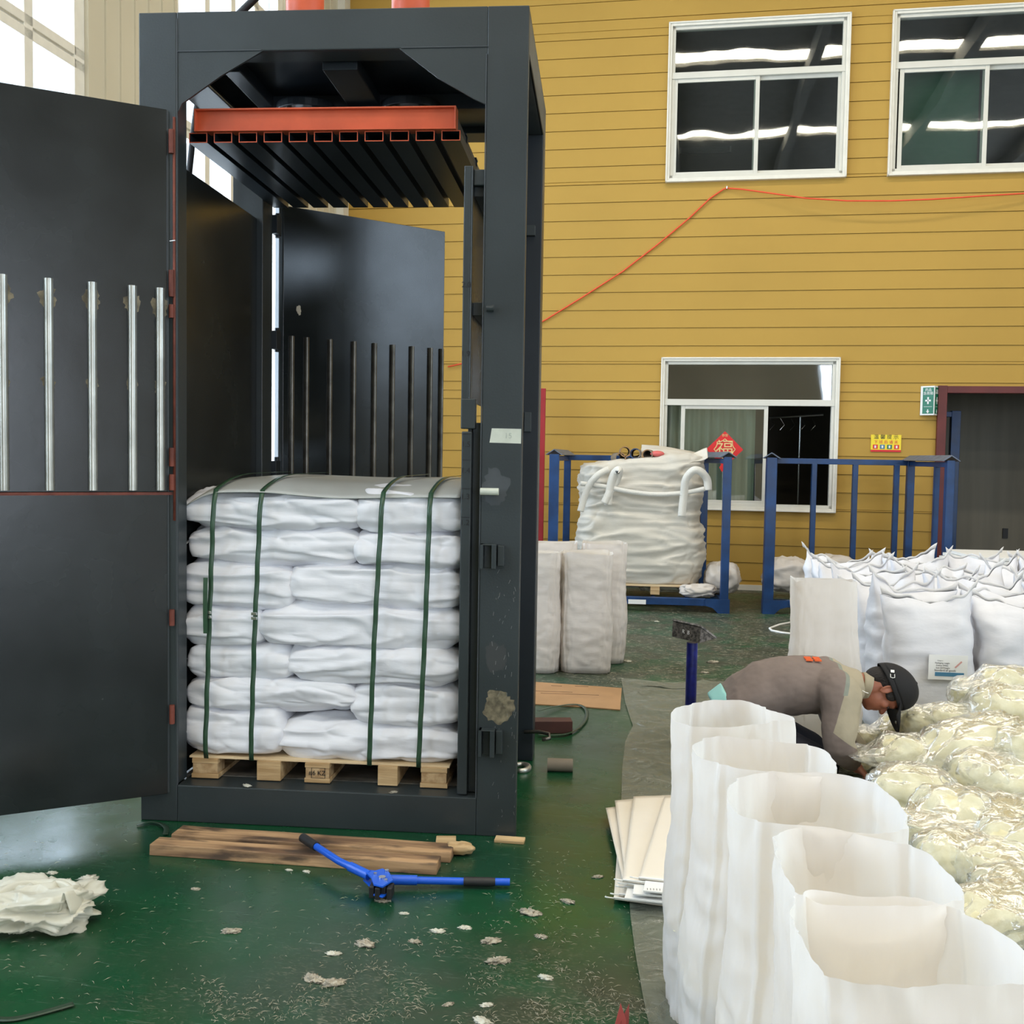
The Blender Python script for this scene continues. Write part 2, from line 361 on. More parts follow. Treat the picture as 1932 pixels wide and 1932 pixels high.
# back wall of yellow lap siding
OPEN=[(1.76,3.64,4.62,6.30),(4.15,6.03,4.62,6.30),(1.76,3.64,.94,2.58),(4.80,6.75,0,2.245)]
H=8.8; PITCHZ=.2035; z0=WLP(1050,687)[1]; k0=z0-math.floor(z0/PITCHZ)*PITCHZ
rows=[0.0]; z=k0
while z<H: rows.append(z); z+=PITCHZ
rows.append(H)
mb=MB()
def cells(x0,x1,za,zb,opens):
    """split a strip around the openings"""
    out=[]; zs=sorted({za,zb}|{q for o in opens for q in o[2:4] if za<q<zb})
    for a,b in zip(zs,zs[1:]):
        cur=x0
        for o in sorted(opens):
            if o[2]<=a+1e-6 and o[3]>=b-1e-6:
                if o[0]>cur: out.append((cur,o[0],a,b))
                cur=max(cur,o[1])
        if cur<x1: out.append((cur,x1,a,b))
    return out
for za,zb in zip(rows,rows[1:]):
    for x0,x1,a,b in cells(LX,12,za,zb,OPEN):
        g=.0045 if a==za else 0
        if b-a<.01: continue
        # each board leans out a little at its foot
        mb.add([(x0,WD-.012,a+g),(x1,WD-.012,a+g),(x1,WD-.002,b),(x0,WD-.002,b),(x0,WD+.03,a+g),(x1,WD+.03,a+g),(x1,WD+.03,b),(x0,WD+.03,b)],
            [(0,1,2,3),(4,7,6,5),(0,4,5,1),(3,2,6,7),(0,3,7,4),(1,5,6,2)])
mb.mi=1
for c in cells(LX,12,0,H,OPEN): mb.box(c[0],c[1],WD+.005,WD+.12,c[2],c[3])
struct(bobj('wall_back',mb,[M['siding'],M['seam']]))
mb=MB(); mb.box(LX,4.70,WD-.03,WD-.004,0,.06); struct(bobj('baseboard_back',mb,M['upvc']))

# left wall: cream cladding, tall windows
LO=[(a,b,1.0,7.7) for a,b in WINS]
mb=MB()
for c in cells(-14,WD,0,H,LO): mb.box(LX-.14,LX,c[0],c[1],c[2],c[3])
t=-14.
while t<WD-.1:   # vertical ribs of the cladding
    if all(not(a-.02<t<b+.02) for a,b in WINS): mb.box(LX,LX+.012,t,t+.035,0,H)
    else:
        mb.box(LX,LX+.012,t,t+.035,0,.98)
    t+=.2
struct(bobj('wall_left',mb,M['cream_panel']))
mb=MB(); mb.box(LX-.01,LX+.06,WD-.07,WD-.012,0,H); struct(bobj('trim_1',mb,M['upvc']))
mb=MB(); mb.box(LX,LX+.10,8.02,8.2,0,H); struct(bobj('trim_2',mb,M['alu']))
n=4
for a,b in WINS:
    root=empty('window_%d'%n); root.rotation_euler=(0,0,PHI); struct(root)
    mb=MB(); X0,X1=LX-.11,LX-.03; T,B=7.7,1.0
    mb.box(X0,X1,a,a+.10,B,T); mb.box(X0,X1,b-.12,b,B,T); mb.box(X0,X1,a,b,B,B+.08); mb.box(X0,X1,a,b,T-.08,T)
    k=4; wdt=(b-.12-a-.10)
    for i in range(1,k):
        tm=a+.10+wdt*i/k; mb.box(X0,X1,tm-.045,tm+.045,B,T)
    for zz in (2.55,5.75): mb.box(X0,X1,a,b,zz-.035,zz+.035)
    mb.box(X0,X1,a,b,4.085,4.15); mb.box(X0,X1,a,b,4.17,4.235); mb.box(X0+.01,X1-.02,a,b,4.14,4.18)
    obj('window_frame',mb,M['upvc'],root,bevel=.004)
    mb=MB(); mb.box(LX-.075,LX-.069,a+.05,b-.05,B+.04,T-.04); obj('glass',mb,M['dglass'],root)
    mb=MB(); mb.box(LX-.14,LX+.04,a-.02,b+.02,B-.05,B); obj('window_sill',mb,M['upvc'],root)
    n+=1
# far walls and roof (only seen as reflections)
mb=MB()
for c in cells(-14,WD,0,H,[(-6.4,.05,3.0,6.2)]): mb.box(12,12.1,*c)
struct(bobj('wall_right',mb,M['farwall']))
mb=MB()
for c in cells(LX,12,0,H,[(5.9,11.7,0,4.8)]): mb.box(c[0],c[1],-14.1,-14,c[2],c[3])
struct(bobj('wall_rear',mb,M['farwall']))
mb=MB()
for i in range(3): mb.box(12.02,12.08,-6.4+1.6*(i+1)-.05,-6.4+1.6*(i+1)+.05,3,6.2)
struct(bobj('window_8',mb,M['upvc']))
mb=MB()
ts=[-14.]
for q in sorted(SKY): ts += [q-.3,q+.3]
ts.append(WD)
for i in range(0,len(ts),2): mb.box(LX-.1,12.1,ts[i],ts[i+1],H,H+.1)
for q in SKY: mb.box(LX-.1,-1.54,q-.3,q+.3,H,H+.1); mb.box(10.74,12.1,q-.3,q+.3,H,H+.1)
struct(bobj('ceiling',mb,M['roof']))
mb=MB()
for s in (-1.2,1.4,4.0,6.6,9.2): mb.box(s-.08,s+.08,-14,WD,H-.35,H)
tr=struct(bobj('trim_3',mb,M['roof']))

# rooms behind the back wall
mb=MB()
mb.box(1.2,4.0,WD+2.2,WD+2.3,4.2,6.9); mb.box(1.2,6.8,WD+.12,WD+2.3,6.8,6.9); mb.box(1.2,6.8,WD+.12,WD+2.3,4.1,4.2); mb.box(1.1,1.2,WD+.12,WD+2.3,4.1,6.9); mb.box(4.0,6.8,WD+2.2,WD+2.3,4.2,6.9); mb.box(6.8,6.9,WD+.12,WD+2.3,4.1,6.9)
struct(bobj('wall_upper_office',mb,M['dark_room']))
mb=MB()
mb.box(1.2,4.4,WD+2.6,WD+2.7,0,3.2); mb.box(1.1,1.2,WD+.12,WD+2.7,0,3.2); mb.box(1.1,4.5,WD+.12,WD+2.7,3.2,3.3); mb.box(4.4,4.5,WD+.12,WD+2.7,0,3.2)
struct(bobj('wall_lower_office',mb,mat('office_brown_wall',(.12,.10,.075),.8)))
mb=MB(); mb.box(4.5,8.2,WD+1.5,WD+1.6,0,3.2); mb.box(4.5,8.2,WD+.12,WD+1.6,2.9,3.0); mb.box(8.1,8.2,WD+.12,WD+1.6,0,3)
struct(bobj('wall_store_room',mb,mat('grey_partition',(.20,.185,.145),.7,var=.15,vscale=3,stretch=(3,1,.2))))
mb=MB(); s_,z_=WLP(1896,1006,-1.5); mb.box(s_-.03,s_+.03,WD+1.48,WD+1.499,z_-.06,z_+.06); o=bobj('wall_switch',mb,M['black']); tag(o,'small black switch on the grey partition inside the doorway','switch')

def hung_window(idx,s0,s1,z0,z1,zt,style):
    root=empty('window_%d'%idx); root.rotation_euler=(0,0,PHI); struct(root)
    Y=WD; mb=MB(); w_=.045
    for (a,b,c,d) in ((s0,s0+w_,z0,z1),(s1-w_,s1,z0,z1),(s0+w_,s1-w_,z0,z0+w_),(s0+w_,s1-w_,z1-w_,z1)):
        mb.box(a,b,Y-.045,Y+.02,c,d)
    for (a,b,c,d) in ((s0-.0,s0+.018,z0,z1),(s1-.018,s1,z0,z1),(s0,s1,z0,z0+.018),(s0,s1,z1-.018,z1)): mb.box(a,b,Y-.058,Y-.04,c,d)
    obj('outer_trim',mb,M['upvc'],root,bevel=.004)
    i0,i1,j0,j1=s0+w_,s1-w_,z0+w_,z1-w_; q=.035
    mb=MB(); A,B=Y-.02,Y+.06
    mb.box(i0,i0+q,A,B,j0,j1); mb.box(i1-q,i1,A,B,j0,j1); mb.box(i0,i1,A,B,j0,j0+q); mb.box(i0,i1,A,B,j1-q,j1); mb.box(i0,i1,A-.01,B,zt-.035,zt+.035)
    obj('window_frame',mb,M['alu'],root,bevel=.003)
    mb=MB(); mb.box(i0+q,i1-q,Y+.01,Y+.014,zt+.03,j1-q); obj('glass',mb,M['glass'],root)
    mid=(i0+i1)/2
    def sash(a,b,yy):
        s=MB(); r=.045; zb,ztp=j0+q-.01,zt-.03
        s.box(a,a+r,yy-.012,yy+.012,zb,ztp); s.box(b-r,b,yy-.012,yy+.012,zb,ztp); s.box(a+r,b-r,yy-.012,yy+.012,zb,zb+r); s.box(a+r,b-r,yy-.012,yy+.012,ztp-r,ztp)
        so=obj('sash',s,M['alu'],root,bevel=.003)
        g=MB(); g.box(a+r-.005,b-r+.005,yy-.002,yy+.002,zb+r-.005,ztp-r+.005); obj('glass',g,M['glass'],so)
    if style==3:
        sash(WLP(1283,860)[0],WLP(1447,860)[0],Y-.0); 
    else:
        sash(i0+q-.012+(.03 if style==2 else 0),mid+.03,Y-.0); sash(mid-.03,i1-q+.012,Y+.03)
    return root
Z1=WLP(1440,137)[1]; Z3=WLP(1440,760)[1]
hung_window(1,1.717,3.678,4.579,6.34,Z1,1)
hung_window(2,4.106,6.067,4.579,6.34,Z1,2)
hung_window(3,1.72,3.681,.899,2.623,Z3,3)
# what shows behind the panes
mb=MB()
mb.grid(lambda u,v:(1.75+u*1.05, WD+.30+.03*math.sin(u*60), .95+v*1.2),60,2); o=bobj('curtain',mb,mat('pale_green_curtain',(.42,.48,.38),.8),smooth=True); tag(o,'pale green curtain behind the left pane of the lower window','curtain')
mb=MB(); mb.box(4.25,5.05,WD+.12,WD+.14,4.62,5.85); o=bobj('window_blind',mb,M['green_blind']); tag(o,'dark green blind behind the left sash of the upper right window','blind')
rt=empty('wall_vent'); rt.rotation_euler=(0,0,PHI); tag(rt,'dark louvred vent inside the upper left window','vent')
s0,zz0=WLP(1282,290,-1.0); s1,zz1=WLP(1380,275,-1.0)
mb=MB(); mb.box(s0,s1,WD+1.0,WD+1.05,zz0,zz1); obj('vent_body',mb,mat('vent_grey',(.10,.10,.09),.6),rt)
mb=MB()
for i in range(6): q=zz0+(zz1-zz0)*(i+.5)/6; mb.box(s0+.02,s1-.02,WD+.985,WD+1.0,q-.003,q+.003)
obj('slat',mb,M['black'],rt)
root=empty('clothes_rail'); root.rotation_euler=(0,0,PHI); tag(root,'steel rail with wires seen inside the dark open half of the lower window','rail')
mb=MB(); mb.tube([(2.95,WD+.9,1.98),(3.6,WD+.7,2.02)],.012,8); mb.tube([(3.35,WD+.8,2.0),(3.35,WD+.8,.2)],.014,8); obj('rail_bar',mb,M['chrome'],root)
mb=MB()
for i in range(5): mb.tube([(3.0+i*.12,WD+.88-i*.03,1.98),(3.05+i*.12,WD+.86,1.90),(3.0+i*.12,WD+.86,1.84)],.004,5)
obj('wire',mb,M['chrome'],root)

# doorway on the right: dark red frame
root=empty('door_1'); root.rotation_euler=(0,0,PHI); struct(root)
mb=MB(); mb.box(4.712,4.805,WD-.06,WD+.12,0,2.315); obj('door_post',mb,M['redpost'],root,bevel=.003)
mb=MB(); mb.box(6.72,6.81,WD-.06,WD+.12,0,2.315); obj('door_post',mb,M['redpost'],root,bevel=.003)
mb=MB(); mb.box(4.805,6.72,WD-.06,WD+.12,2.235,2.31); obj('door_lintel',mb,M['redpost'],root,bevel=.003)
# blue frame inside the store room
s0=WLP(1804,800,-.6)[0]; zt=WLP(1804,775,-.6)[1]
root=empty('storage_frame'); root.rotation_euler=(0,0,PHI); tag(root,'dark blue steel frame standing just inside the doorway','frame')
mb=MB(); mb.box(s0-.05,s0+.05,WD+.6,WD+.7,0,zt); obj('post',mb,M['blue'],root,bevel=.004)
mb=MB(); mb.box(s0-.4,s0-.05,WD+.6,WD+.68,zt-.07,zt-.01); obj('rail',mb,M['blue'],root,bevel=.004)
# steel reels on the floor of the store room
k=0
for (u,v,zz,lb) in ((1805,1032,0,'grey reel low on the left behind the blue post'),(1840,1045,0,'grey reel in the middle of the doorway floor'),(1880,1052,0,'grey reel at the right of the doorway floor'),(1800,1012,.13,'grey reel lying on top of the left reel'),):
    mb=MB(); mb.pipe((0,0,0),(0,0,.12),.19,.07,28); mb.pipe((0,0,0),(0,0,.012),.22,.07,28); mb.pipe((0,0,.108),(0,0,.12),.22,.07,28)
    s_=WLP(u,v,-.9)[0]; o=obj('steel_reel',mb,M['greyreel'],fixn=True); zz=zz
    o.location=BL(s_+.1,WD+.95 if zz==0 else WD+.98,zz); tag(o,lb,'reel','reels in the store room')
# red pipe on the back wall, beside the press
P=PZ(1025,1130); mb=MB(); q=PY(1025,733,7.9); mb.box(q.x-.03,q.x+.03,7.87,7.93,0,q.z); o=obj('red_post',mb,M['redpaint'],bevel=.004); tag(o,'thin bright red post by the back wall, right of the press','post')

# red-orange cable slung on the wall
pts=[]
for u,v in ((845,692),(872,686),(1030,603),(1100,560),(1175,512),(1240,462),(1300,412),(1340,374),(1365,357),(1371,355),(1400,357),(1450,364),(1520,374),(1600,379),(1680,379),(1760,376),(1850,370),(1932,365),(2010,358)):
    off=.03 if u<1375 else .03+.13*math.sin(min(1,(u-1371)/640)*PI)
    s,z=WLP(u,v,off); pts.append(BL(s,WD-off,z))
root=empty('power_cable'); tag(root,'red-orange cable slung across the yellow wall from a hook','cable')
mb=MB(); mb.tube(pts,.0085,8); obj('cable',mb,M['cord'],root,smooth=True)
s,z=WLP(1371,357,0); mb=MB(); mb.tube([BL(s,WD,z),BL(s,WD-.05,z),BL(s,WD-.05,z+.02)],.008,8); obj('hook',mb,M['chrome'],root)

# first-aid sign: folded panel
root=empty('first_aid_sign'); root.rotation_euler=(0,0,PHI); tag(root,'green and white folded first-aid box sign by the door frame','sign')
s0,zt=WLP(1737,729); s1,zb=WLP(1769,784); sm=s0+(s1-s0)*.66
mb=MB(); Y=WD-.012; D=.10
mb.prism([(s0-.0,Y-.01,zb),(sm,Y-D,zb),(s1,Y-.01,zb),(s1,Y,zb),(s0,Y,zb)],(0,0,zt-zb)); obj('sign_panel',mb,M['white'],root)
def signface(A,B,inset,mirror):
    A=Vector(A);B=Vector(B); x=(B-A).normalized(); nrm=x.cross(Vector((0,0,1))); W=(B-A).length
    hgt=zt-zb; mbg=MB(); e=nrm*.002
    p=lambda a,b,off=.002: A+x*(a*W)+Vector((0,0,b*hgt))+nrm*off
    mbg.prism([p(inset,.05,.0),p(1-inset*.3,.05,.0),p(1-inset*.3,.95,.0),p(inset,.95,.0)],nrm*.002)
    g=obj('green_face',mbg,M['green'],root)
    cx_=(inset+1-inset*.3)/2
    mk=MB()
    def rc(a0,a1,b0,b1): mk.prism([p(a0,b0,.002),p(a1,b0,.002),p(a1,b1,.002),p(a0,b1,.002)],nrm*.002)
    rc(cx_-.055,cx_+.055,.38,.62); rc(cx_-.2,cx_+.2,.47,.53)
    rc(cx_-.04,cx_+.04,.12,.2); mk.prism([p(cx_-.11,.14,.002),p(cx_,.06,.002),p(cx_+.11,.14,.002)],nrm*.002); rc(cx_-.3,cx_+.3,.285,.295)
    obj('cross_and_arrow',mk,M['white'],g)
    text('lettering','药品\n急救箱',W*.24,frame(p(cx_,.80,.003),x,(0,0,1),nrm),M['white'],g)
signface((s0,Y-.01,zb),(sm,Y-D,zb),.16,0); signface((sm,Y-D,zb),(s1,Y-.01,zb),.16,1)
# yellow notice
s0,zt=WLP(1643,820); s1,zb=WLP(1699,853)
root=empty('yellow_notice'); root.rotation_euler=(0,0,PHI); tag(root,'small yellow notice with four coloured squares on the yellow wall','sign')
Y=WD-.014; W=s1-s0; Hh=zt-zb
mb=MB(); mb.box(s0,s1,Y-.004,Y,zb,zt); pl=obj('notice_panel',mb,M['yellow'],root)
mb=MB(); mb.box(s0,s1,Y-.006,Y-.004,zb,zb+Hh*.12); obj('red_strip',mb,M['red'],root)
for i,c in enumerate((M['red'],M['signblue'],M['green'],M['red'])):
    a=s0+W*(.07+.235*i); mb=MB(); mb.box(a,a+W*.16,Y-.006,Y-.004,zb+Hh*.17,zb+Hh*.42); q=obj('picture_square',mb,c,root)
    mb=MB(); mb.box(a+W*.05,a+W*.11,Y-.0075,Y-.006,zb+Hh*.22,zb+Hh*.37); obj('pictogram',mb,M['white'],q)
text('lettering','温 馨 提 示',W*.17,FRONT(((s0+s1)/2,Y-.005,zb+Hh*.86)),M['marker'],root)
text('lettering','下 班 后 请 关',W*.13,FRONT(((s0+s1)/2,Y-.005,zb+Hh*.56)),M['red'],root)
# new-year diamond pasted on the pane
s,z=WLP(1367,848,.03); R_=WLP(1402,848,.03)[0]-s
root=empty('paper_diamond'); root.rotation_euler=(0,0,PHI); tag(root,'red paper diamond with a gold character stuck on the lower window','decoration')
def dia(r,y0,y1): 
    b=MB(); b.prism([(s+r,y0,z),(s,y0,z+r),(s-r,y0,z),(s,y0,z-r)],(0,y1-y0,0)); return b
Y=WD-.065
obj('paper',dia(R_,Y-.001,Y),M['red'],root,fixn=True)
mb=MB(); mb.tube([(s+.105*math.cos(2*PI*i/24)*(1+.12*math.cos(i*PI/1.5)),Y-.002,z+.105*math.sin(2*PI*i/24)*(1+.12*math.cos(i*PI/1.5))) for i in range(25)],.006,6); obj('gold_border',mb,M['gold'],root)
text('gold_character','福',.20,FRONT((s,Y-.004,z)),M['gold'],root,ext=.001)
text('lettering','恭贺',.035,FRONT((s,Y-.003,z+.155)),M['gold'],root)
s2,z2=WLP(1362,882,.03); mb=MB(); mb.prism([(s2+.05,Y,z2),(s2,Y,z2+.05),(s2-.03,Y,z2),(s2,Y,z2-.05)],(0,.001,0)); obj('paper_tail',mb,M['red'],root,fixn=True)

# ================================================================ BALING PRESS
W_,D_,H_=1.5,1.18,3.145
bp=empty('baling_press'); tag(bp,'tall dark grey hydraulic baling press with its doors open','baling press')
B_=.004
def part(name,mb,m,parent=bp,**k):
    if 'bevel' not in k: k['bevel']=B_
    return obj(name,mb,m,parent,**k)
# front posts, rear posts
mb=MB(); mb.box(0,.15,0,.012,0,H_); mb.box(0,.012,.012,.16,0,H_); mb.box(.138,.15,.012,.10,.15,H_-.15); fl=part('front_post',mb,M['steel'])
mb=MB(); mb.box(1.345,1.5,0,.012,0,H_); mb.box(1.488,1.5,.012,.045,0,H_); mb.box(1.345,1.357,.012,.10,.15,H_-.15); fr=part('front_post',mb,M['steel'])
mb=MB(); mb.box(0,.15,1.03,1.18,0,H_); part('rear_post',mb,M['steel'])
mb=MB(); mb.box(1.34,1.5,1.02,1.032,0,H_); mb.box(1.49,1.5,1.032,1.168,0,H_); mb.box(1.34,1.5,1.168,1.18,0,H_); part('rear_post',mb,M['black_steel'])  # rear right post has a darker tone than the other posts
mb=MB(); mb.box(.15,1.345,.0,.012,H_-.15,H_); mb.box(.15,1.345,.012,.15,H_-.012,H_); mb.box(.15,1.345,.012,.12,H_-.15,H_-.138); part('top_beam',mb,M['steel'])
mb=MB(); mb.box(.15,1.345,.0,.14,0,.148); part('base_beam',mb,M['steel'])
mb=MB(); mb.box(.15,1.34,1.04,1.18,0,.148); part('base_beam',mb,M['steel'])
mb=MB(); mb.box(.15,1.34,1.03,1.18,H_-.15,H_); part('top_beam',mb,M['steel'])
for x0,x1 in ((0,.15),):
    mb=MB(); mb.box(x0,x0+.012,.16,1.03,H_-.165,H_); mb.box(x0,x1,.16,1.03,H_-.012,H_); mb.box(x0,x1,.16,1.03,H_-.165,H_-.153); part('side_beam',mb,M['steel'])
mb=MB(); mb.box(1.36,1.5,.045,1.02,H_-.165,H_-.155); mb.box(1.488,1.5,.045,1.02,H_-.165,H_); mb.box(1.36,1.5,.045,1.02,H_-.012,H_); part('side_beam',mb,M['steel'])
for x0 in (0,):
    mb=MB(); mb.box(x0,x0+.14,.16 if x0==0 else .05,1.03,0,.12); part('base_side',mb,M['steel'])
# gussets
mb=MB(); mb.prism([(.15,.001,2.998),(.15,.001,2.76),(.171,.001,2.803),(.325,.001,2.905),(.492,.001,2.998)],(0,.010,0)); part('gusset_plate',mb,M['steel'],bevel=0,fixn=True)
mb=MB(); mb.prism([(1.345,.001,2.998),(1.345,.001,2.785),(1.30,.001,2.805),(1.16,.001,2.885),(1.01,.001,2.998)],(0,.010,0)); part('gusset_plate',mb,M['steel'],bevel=0,fixn=True)
# welds
mb=MB(); mb.tube([(.152,-.001,.15+i*.03+0) for i in range(100)],.0022,6); mb.tube([(.152+i*.03,-.001,2.997) for i in range(12)],.0022,6)
mb.tube([(1.02+i*.03,-.001,2.997) for i in range(12)],.0022,6); mb.tube([(1.343,-.001,.15+i*.03) for i in range(95)],.0022,6); part('weld_bead',mb,M['prime'],bevel=0)
# deck under the top, with ribs and cylinders
mb=MB(); mb.box(.30,.70,.14,1.03,3.02,3.035); part('deck_plate',mb,M['black_steel'])
mb=MB(); mb.box(.80,1.33,.14,1.03,3.02,3.035); part('deck_plate',mb,M['black_steel'])
for x0,x1 in ((.28,.35),(.68,.82),(1.27,1.34)):
    mb=MB(); mb.box(x0,x1,.14,1.03,2.97,3.07); part('deck_rib',mb,M['black_steel'])
mb=MB(); mb.box(.30,1.33,.56,.62,2.955,3.02); part('deck_rib',mb,M['black_steel'])
for cx_ in (.491,.951):
    mb=MB(); mb.tube([(cx_,.60,2.95),(cx_,.60,2.985)],.135,32); fl_=part('cylinder_flange',mb,M['black_steel'],smooth=False)
    for k in range(6):
        mb=MB(); a=k*PI/3; mb.tube([(cx_+.11*math.cos(a),.6+.11*math.sin(a),2.935),(cx_+.11*math.cos(a),.6+.11*math.sin(a),2.95)],.012,6); obj('bolt',mb,M['steel'],fl_)
    mb=MB(); mb.tube([(cx_,.55,3.036),(cx_,.55,3.5)],.081,32); mb.tube([(cx_,.55,3.48),(cx_,.55,3.56)],.095,32); part('hydraulic_cylinder',mb,M['orange'],smooth=False,auto=True)
    mb=MB(); mb.tube([(cx_,.60,2.80),(cx_,.60,2.95)],.045,24); part('ram_rod',mb,M['chrome'],bevel=0,smooth=True,auto=True)
a=LWP(476,2); 
p0=PY(482,-4,.75); p1=PY(458,20,.75)
mb=MB(); d=(p1-p0); mb.tube([p0-d*2.2,p0,p1,p1+d*.7],.017,10); part('hydraulic_hose',mb,M['hose'],bevel=0,smooth=True)
mb=MB(); q=[PY(u,v,.75) for u,v in((380,165),(371,205),(365,250),(358,315),(352,380))]; mb.tube(q,.014,10); part('hydraulic_hose',mb,M['hose'],bevel=0,smooth=True)
# platen
pl=empty('platen'); pl.parent=bp
mats=[M['black_steel'],M['orange']]
for i in range(11):
    x0=.159+i*.1002; x1=x0+.0735; z0_,z1_=2.683,2.722; th=.0035; y0,y1=.10,1.17
    mb=MB()
    O=[(x0,z0_),(x1,z0_),(x1,z1_),(x0,z1_)]; I=[(x0+th,z0_+th),(x1-th,z0_+th),(x1-th,z1_-th),(x0+th,z1_-th)]
    vs=[(x,y0,z) for x,z in O]+[(x,y0,z) for x,z in I]+[(x,y1,z) for x,z in O]+[(x,y1,z) for x,z in I]
    fo=[(j,(j+1)%4,8+(j+1)%4,8+j) for j in range(4)]; fi=[(4+j,12+j,12+(j+1)%4,4+(j+1)%4) for j in range(4)]
    fb=[(8+j,8+(j+1)%4,12+(j+1)%4,12+j) for j in range(4)]
    mb.add(vs,fo+fi+fb); mb.mi=1
    mb.add([(x0,y0,z) if 0 else (x,y0-.0005,z) for x,z in O]+[(x,y0-.0005,z) for x,z in I],[(j,4+j,4+(j+1)%4,(j+1)%4) for j in range(4)])
    mb.mi=0
    o=obj('platen_tube',mb,mats,pl)
mb=MB(); mb.box(.19,1.215,.10,.103,2.722,2.806); mb.box(.19,1.215,.08,.14,2.803,2.809); mb.box(.19,1.215,.08,.14,2.722,2.727)
mb.box(.186,.192,.08,.14,2.722,2.809); mb.box(1.213,1.219,.08,.14,2.722,2.809); mb.mi=0; o=obj('channel_beam',mb,M['orange'],pl,bevel=.001)
for y in (.45,.80,1.12):
    mb=MB(); mb.box(.19,1.215,y,y+.005,2.722,2.806); mb.box(.19,1.215,y-.03,y+.03,2.803,2.809); obj('channel_beam',mb,M['black_steel'],pl)
for x in (.22,1.17):
    mb=MB(); mb.box(x,x+.04,.14,1.15,2.725,2.80); obj('side_rail',mb,M['black_steel'],pl)
mb=MB(); mb.box(.16,1.235,.12,1.15,2.7225,2.7265); obj('backing_plate',mb,M['black_steel'],pl)
# chamber: floor, left wall, right wall
mb=MB(); mb.box(.13,1.36,.14,1.05,.13,.150); part('chamber_floor',mb,M['dust'],bevel=0)
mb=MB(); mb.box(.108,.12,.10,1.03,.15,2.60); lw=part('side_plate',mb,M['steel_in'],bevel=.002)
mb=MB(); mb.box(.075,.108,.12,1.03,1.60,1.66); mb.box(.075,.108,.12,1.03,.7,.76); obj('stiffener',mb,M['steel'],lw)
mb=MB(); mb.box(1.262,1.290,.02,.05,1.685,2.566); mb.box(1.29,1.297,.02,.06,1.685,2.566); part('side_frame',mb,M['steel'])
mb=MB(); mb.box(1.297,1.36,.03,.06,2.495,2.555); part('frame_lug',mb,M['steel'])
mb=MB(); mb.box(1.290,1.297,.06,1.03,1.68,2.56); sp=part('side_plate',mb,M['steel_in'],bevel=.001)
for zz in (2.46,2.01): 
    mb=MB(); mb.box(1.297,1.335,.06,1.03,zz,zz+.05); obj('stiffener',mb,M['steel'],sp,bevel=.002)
mb=MB(); mb.box(1.262,1.318,.015,.06,1.575,1.69); part('frame_lug',mb,M['steel'])
mb=MB(); mb.box(1.266,1.305,.02,.06,.152,1.565); rs=part('side_frame',mb,M['steel'])
# slotted lower right wall: plate with openings seen past the front stile
mb=MB(); ys=[(.06,.10)]
mb.box(1.305,1.345,.06,.13,.152,1.60)
mb.box(1.305,1.345,.13,1.03,1.53,1.60)
for a,b in ((.152,.24),(.60,.66),(1.00,1.06)): mb.box(1.305,1.345,.13,1.03,a,b)
mb.box(1.285,1.300,.06,1.03,.152,1.58)
part('slotted_wall',mb,M['steel'],bevel=.002)
for zz,s_ in ((1.515,'1.5'),(1.415,'1.4'),(1.315,'1.3'),(1.215,'1.2'),(1.86,'1.9'),(2.12,'2.0')):
    text('height_mark',s_,.030,FRONT((1.283 if zz<1.6 else 1.276,.0188,zz)),M['marker'],rs,ext=.0003)
mb=MB()
for zz in (1.555,1.455,1.345,1.235): mb.box(1.268,1.303,.0185,.02,zz,zz+.002)
obj('mark_line',mb,M['marker'],rs)
# latch hardware on the front right post
def P0(u,v,y=0): q=PY(u,v,y); return q.x,q.z
for (u0,v0,u1,v1,ang) in ((908,1025,952,1072,0),(905,1372,948,1424,.05)):
    x0,zt=P0(u0,v0); x1,zb=P0(u1,v1)
    mb=MB(); mb.box(x0,x0+.012,-.045,0,zb,zt); mb.box(x0+.045,x0+.062,-.048,0,zb,zt); mb.box(x0+.012,x0+.045,-.006,0,zb,zt); mb.box(x0+.066,x1,-.03,0,zb+.01,zt-.005); mb.box(x0,x0+.05,-.045,-.0,zt-.004,zt)
    part('latch_bracket',mb,M['steel'],bevel=.002)
x,z=P0(925,927); mb=MB(); mb.tube([(x-.035,-.03,z),(x+.035,-.03,z)],.0135,14); mb.box(x-.02,x+.02,-.03,0,z-.006,z+.006); o=part('latch_pin',mb,M['tape'],bevel=.001); o['label']='bare pale metal pin'
x,z=P0(925,583); mb=MB(); mb.tube([(x-.012,-.022,z),(x+.016,-.022,z)],.013,12); mb.box(x-.012,x+.012,-.02,0,z-.008,z+.008); part('latch_pin',mb,M['steel'],bevel=.001)
x0,zt=P0(925,808); x1,zb=P0(983,837); mb=MB(); mb.prism([(x0+.006,-.0015,zt),(x1,-.0015,zt-.001),(x1,-.0015,zb),(x0-.002,-.0015,zb+.002)],(0,.0012,0)); tp=part('tape_label',mb,M['tape'],bevel=0,fixn=True); tp['label']='pale paper tape'
text('faint_mark','15',.03,FRONT(((x0+x1)/2+.01,-.002,(zt+zb)/2)),mat('faint_ink',(.40,.43,.36),.7),tp,ext=.0003)
def patch(name,cu,cv,ru,rv,m,seed,y=-.0004,n=40):
    c=PY(cu,cv,y); b=MB(); vs=[c]+[]
    vs=[(c.x,y,c.z)]
    for i in range(n):
        a=2*PI*i/n; k=1+.35*fn(math.cos(a)*1.6,math.sin(a)*1.6,seed)+.28*fn(math.cos(a)*6,math.sin(a)*6,seed+3)
        vs.append((c.x+ru*.00207*k*math.cos(a),y,c.z+rv*.00207*k*math.sin(a)))
    b.add(vs,[(0,1+(i+1)%n,1+i) for i in range(n)]); return part(name,b,m,bevel=0)
patch('primer_patch',935,920,24,32,M['prime'],2.)
